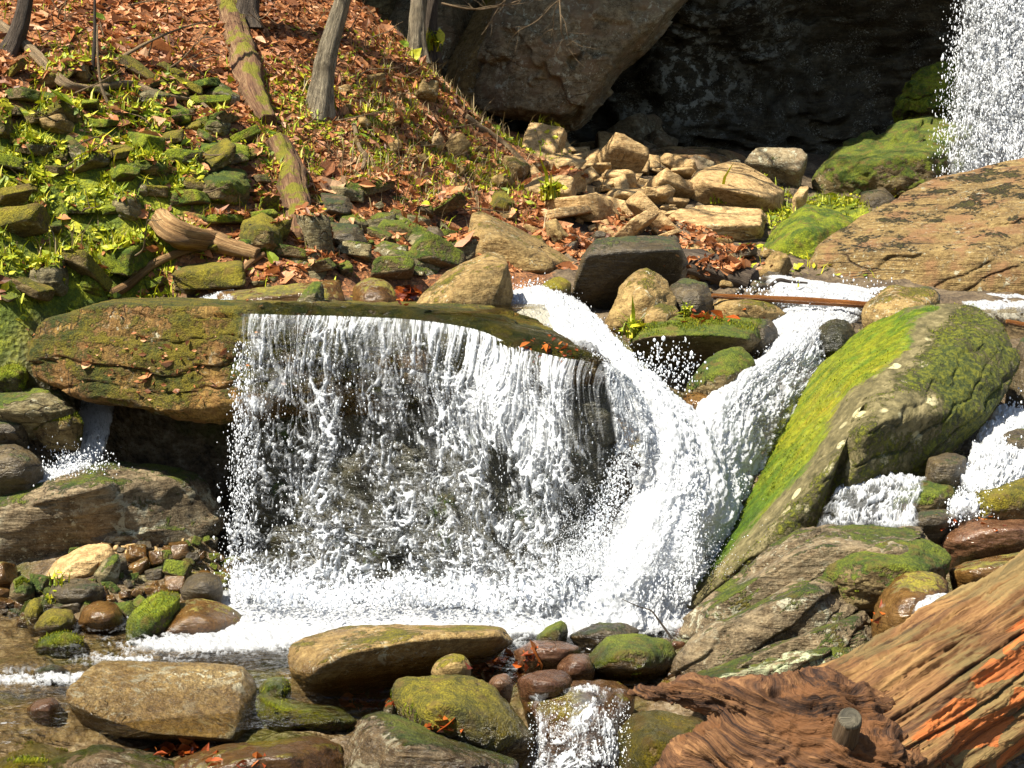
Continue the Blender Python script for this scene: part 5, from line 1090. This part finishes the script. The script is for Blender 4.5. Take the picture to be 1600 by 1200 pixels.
flow('cascade', 'smooth white slide of water at the foot of the great green boulder', ch([(1325,748,9.75),(1390,742,9.75),(1450,745,9.7)],[(1300,770,9.55),(1370,765,9.5),(1450,765,9.5)],[(1280,800,9.35),(1350,800,9.3),(1440,800,9.3)],[(1270,830,9.1),(1350,830,9.1),(1450,830,9.1)]), 200, 160, lambda q, u, t: .74-.25*blob(q, 1370, 790, 50, 15)+0*t, (.08,.18), fray=(.12,.12,.15,.2), seed=9, fine=.02, relief=.04, lump=.05, mat='foam', solid=.15, roundtop=.2, film=.2)
flow('cascade', 'little foam spill between the wet brown boulder and the log', ch([(1435,930,8.0),(1475,925,7.9),(1500,925,7.9)],[(1420,965,7.7),(1460,960,7.6),(1480,960,7.6)],[(1410,1000,7.5),(1430,1000,7.45),(1440,1000,7.45)]), 100, 100, lambda q, u, t: .52+0*t, (.05,.08), fray=(.3,.3,.3,.3), seed=10, relief=.03, mat='foam', roundtop=0)
flow('cascade', 'small front cascade dropping to the bottom edge', ch([(815,1085,8.0),(900,1072,7.95),(985,1078,7.95)],[(825,1105,7.75),(900,1095,7.62),(985,1098,7.7)],[(830,1150,7.55),(900,1145,7.4),(975,1140,7.55)],[(820,1205,7.45),(900,1210,7.3),(980,1205,7.45)]), 260, 260, lambda q, u, t: .36+.26*sstep(.35, 1, t)+.12*np.sin(u*13+1)-.35*blob(q, 885, 1125, 22, 45)-.2*sstep(.1, 0, t), (.06,.12), fray=(.22,.18,.03,0), warp=.7, width=.2, film=.12, seed=11, relief=.035, lump=.02, stretch=.4, roundtop=.8)
flow('rear_waterfall', 'little white waterfall in the hollow under the ledge at left', ch([(120,622,11.5),(150,620,11.5),(185,624,11.5)],[(118,652,11.2),(150,648,11.2),(182,656,11.2)],[(112,690,11.),(145,685,10.95),(170,690,11.)],[(105,718,10.9),(130,722,10.8),(165,718,10.8)],[(40,750,10.6),(80,752,10.55),(140,735,10.6)],[(-10,775,10.4),(40,772,10.4),(90,756,10.4)]), 120, 200, lambda q, u, t: .78*edge(u, .2)+.15-.1*t, (.06,.16), fray=(.15,.15,.05,.15), seed=12, relief=.04, lump=.03, mat='foam', solid=.2, roundtop=.3, film=.2)
flow('rear_waterfall', 'glinting spill over the long wet slab at the back of the upper pool', ch([(295,472,12.),(335,456,12.),(372,450,12.)],[(300,484,11.7),(335,478,11.65),(370,472,11.7)],[(300,492,11.5),(335,490,11.5),(375,486,11.5)]), 120, 90, lambda q, u, t: .42+0*t, (.05,.08), fray=(.2,.2,.2,.1), seed=13, relief=.03, roundtop=.3)
# foam on the lower pool
def fdens(q, u, t):
    d = blob(q, 640, 948, 330, 50, 1.2)+blob(q, 920, 940, 190, 45, .95)+blob(q, 430, 985, 120, 28, .6)+blob(q, 300, 1012, 120, 11, .66)+blob(q, 60, 1066, 130, 13, .52)+blob(q, 1000, 928, 130, 34, 1.)+blob(q, 1000, 960, 90, 16, .5)+blob(q, 1080, 945, 40, 14, .5)+blob(q, 200, 1035, 80, 10, .42)
    return np.clip(d+.35*d*fbm(np.stack([q[:,0]/45, q[:,1]/16, q[:,0]*0], 1), 4), 0, 1.15)
fr = []
for Yk, zk in ((10.25,-.02),(9.9,.0),(9.5,-.02),(9.1,-.05),(8.7,-.07),(8.3,-.08),(7.9,-.095),(7.5,-.11)):
    fr.append(np.array([[(px-800)*Yk/F, Yk, zk] for px in np.linspace(-150, 1130, 6)]))
flow('pool_foam', 'churning white foam at the foot of the curtain, thinning to rapids at left', fr, 900, 420, fdens, (.07,.06), seed=14, fine=.010, relief=.022, lump=.022, mat='foam', solid=.95, roundtop=0, cat='foam', off=.012)
# far waterfall
rg = np.random.default_rng(77)
flow('far_waterfall', 'tall spraying waterfall falling past the cave at top right', ch([(1500,-60,21.6),(1600,-60,21.3),(1720,-60,21.4)],[(1485,60,21.5),(1590,60,21.2),(1720,60,21.3)],[(1470,180,21.4),(1585,180,21.1),(1720,180,21.2)],[(1455,310,21.3),(1580,310,21.),(1720,310,21.1)]), 460, 520,
     lambda q, u, t: .50+.34*sstep(.05, .4, u)-.35*sstep(.10, 0, u)+.15*fbm(np.stack([u*5, t*2.5, u*0], 1), 3)-.12*sstep(.2, 1, t), (.05,.16), seed=15, relief=.12, lump=.2, warp=1.2, roundtop=0, mat='foam', width=.26, film=.55, solid=.35, fray=(.14,0,0,0))
n = 75000; u = np.clip(rg.beta(1.6, 1.5, n), 0, 1); t = rg.uniform(0, 1, n)
pxs = (1500-50*t)+(260)*u+rg.normal(0, 10, n); pys = -50+370*t; Yd = 21.2+rg.normal(0, .35, n)
pp = PP(pxs, pys, Yd); cl = fbm(pp*np.array([1.6, 1.6, .9]), 4); k = rg.uniform(-.5, .6, n) < cl+.1
spray('white drops of the far waterfall', pp[k], rg.lognormal(-5.4, .5, k.sum()), 1, rg.uniform(1.2, 4., k.sum()))
# drops round the curtain
def sp(n, f): return np.array([f(rg.uniform(), rg.uniform()) for _ in range(n)])
n = 1900; t = rg.uniform(.05, 1, n)**.8; px = 372-np.abs(rg.normal(0, 16, n))*(.3+t)+rg.uniform(0, 30, n); py = 495+430*t
spray('loose drops flying off the left edge of the curtain', PP(px, py, 10.1-.35*t+rg.normal(0, .06, n)), rg.lognormal(-5.85, .45, n), 2, rg.uniform(1., 3., n))
n = 1800; t = rg.uniform(.1, 1, n); px = rg.uniform(380, 930, n); py = 510+410*t
spray('fine drops in front of the curtain', PP(px, py, 9.95-.42*t+rg.normal(0, .07, n)), rg.lognormal(-5.95, .4, n), 3, rg.uniform(1., 3.5, n))
n = 9500; px = rg.uniform(360, 1080, n); hh = np.abs(rg.normal(0, 16, n)); py = 940+rg.normal(0, 9, n)+9*np.sin(px/37)+6*np.sin(px/13)-hh*(1+.8*np.exp(-((px-960)/90)**2)); 
spray('splash drops along the foot of the curtain', PP(px, py, 9.45+rg.normal(0, .15, n)), rg.lognormal(-5.55, .5, n), 4)
n = 6500; t = rg.uniform(0, 1, n); s = rg.choice([0, 1], n)
px = np.where(s, np.interp(t, [0,.3,.6,1], [985,1060,1080,1075])+rg.normal(0, 9, n), np.interp(t, [0,.3,.6,1], [960,985,960,900])+rg.normal(0, 12, n)); py = np.interp(t, [0,.3,.6,1], [560,660,760,900])+rg.normal(0, 10, n)
spray('splash drops along the edges of the white chute', PP(px, py, np.interp(t, [0,.3,.6,1], [10.9,10.2,9.8,9.3])), rg.lognormal(-5.7, .45, n), 5)
n = 1200; px = rg.uniform(1480, 1620, n); py = np.interp(px, [1480,1620], [800,640])+rg.normal(0, 16, n)
spray('splash drops on the right hand cascade', PP(px, py, np.interp(py, [640,820], [10.7,9.15])), rg.lognormal(-5.7, .45, n), 6)
n = 900; px = rg.uniform(825, 985, n); py = rg.uniform(1095, 1200, n)
spray('drops of the small front cascade', PP(px, py, np.interp(py, [1090,1200], [7.6,7.25])), rg.lognormal(-6.3, .45, n), 7)
n = 900; px = rg.uniform(1150, 1400, n); py = rg.normal(466, 12, n)
spray('splash drops on the upper stream', PP(px, py, rg.uniform(13, 14.5, n)), rg.lognormal(-5.3, .4, n), 8)
n = 14000; px = rg.normal(960, 70, n); py = 900-np.abs(rg.normal(0, 55, n))
spray('fine mist at the foot of the white chute', PP(px, py, 9.25+rg.normal(0, .2, n)), rg.lognormal(-6.5, .3, n), 9)
n = 1500; px = rg.normal(120, 26, n); py = rg.normal(735, 16, n)
spray('splash drops of the little rear waterfall', PP(px, py, 10.55+rg.normal(0, .1, n)), rg.lognormal(-5.7, .4, n), 10)
def onflow(rows, n):
    rows = [np.array([P(*p) for p in r]) for r in rows]; R_ = len(rows); t = rg.uniform(0, R_-1.001, n); u = rg.uniform(0, 1, n); i = t.astype(int); f = (t-i)[:,None]
    def at(k):
        r = np.array(rows)[k]; w_ = (u*2)[:,None]; return np.where(w_ < 1, r[:,0]*(1-w_)+r[:,1]*w_, r[:,1]*(2-w_)+r[:,2]*(w_-1))
    p = at(i)*(1-f)+at(i+1)*f
    return p+np.stack([rg.normal(0, .02, n), -np.abs(rg.normal(0, .07, n))-.03, np.abs(rg.normal(0, .05, n))], 1)
spray('beads thrown up all over the left white chute', onflow([[(800,452,13.3),(850,446,13.4),(900,478,13.2)],[(800,510,11.9),(880,505,11.8),(965,535,11.7)],[(945,562,10.7),(1000,592,10.5),(1075,655,10.8)],[(1000,735,10.1),(1065,755,9.8),(1165,765,10.4)],[(870,925,9.6),(985,935,9.25),(1080,925,9.6)]], 6000), rg.lognormal(-5.85, .5, 6000), 11)
spray('beads thrown up all over the right white chute', onflow([[(1185,500,13.2),(1240,478,13.3),(1350,478,13.4)],[(1180,570,11.8),(1230,545,11.7),(1280,550,11.9)],[(1075,665,10.75),(1130,640,10.6),(1225,645,11.2)],[(1050,790,10.1),(1095,800,9.95),(1150,800,10.5)]], 2000), rg.lognormal(-5.85, .5, 2000), 12)
spray('beads over the right hand cascade', onflow([[(1570,630,11.),(1600,640,10.9),(1680,650,10.9)],[(1508,720,9.9),(1550,730,9.7),(1620,735,9.8)],[(1470,815,9.3),(1500,820,9.2),(1540,815,9.3)]], 900), rg.lognormal(-5.8, .5, 900), 13)
n = 350; spray('drops flung over the dark face of the moss capped boulder', PP(rg.normal(1040, 28, n), rg.normal(575, 22, n), 10.9+rg.normal(0, .1, n)), rg.lognormal(-5.3, .35, n), 14)
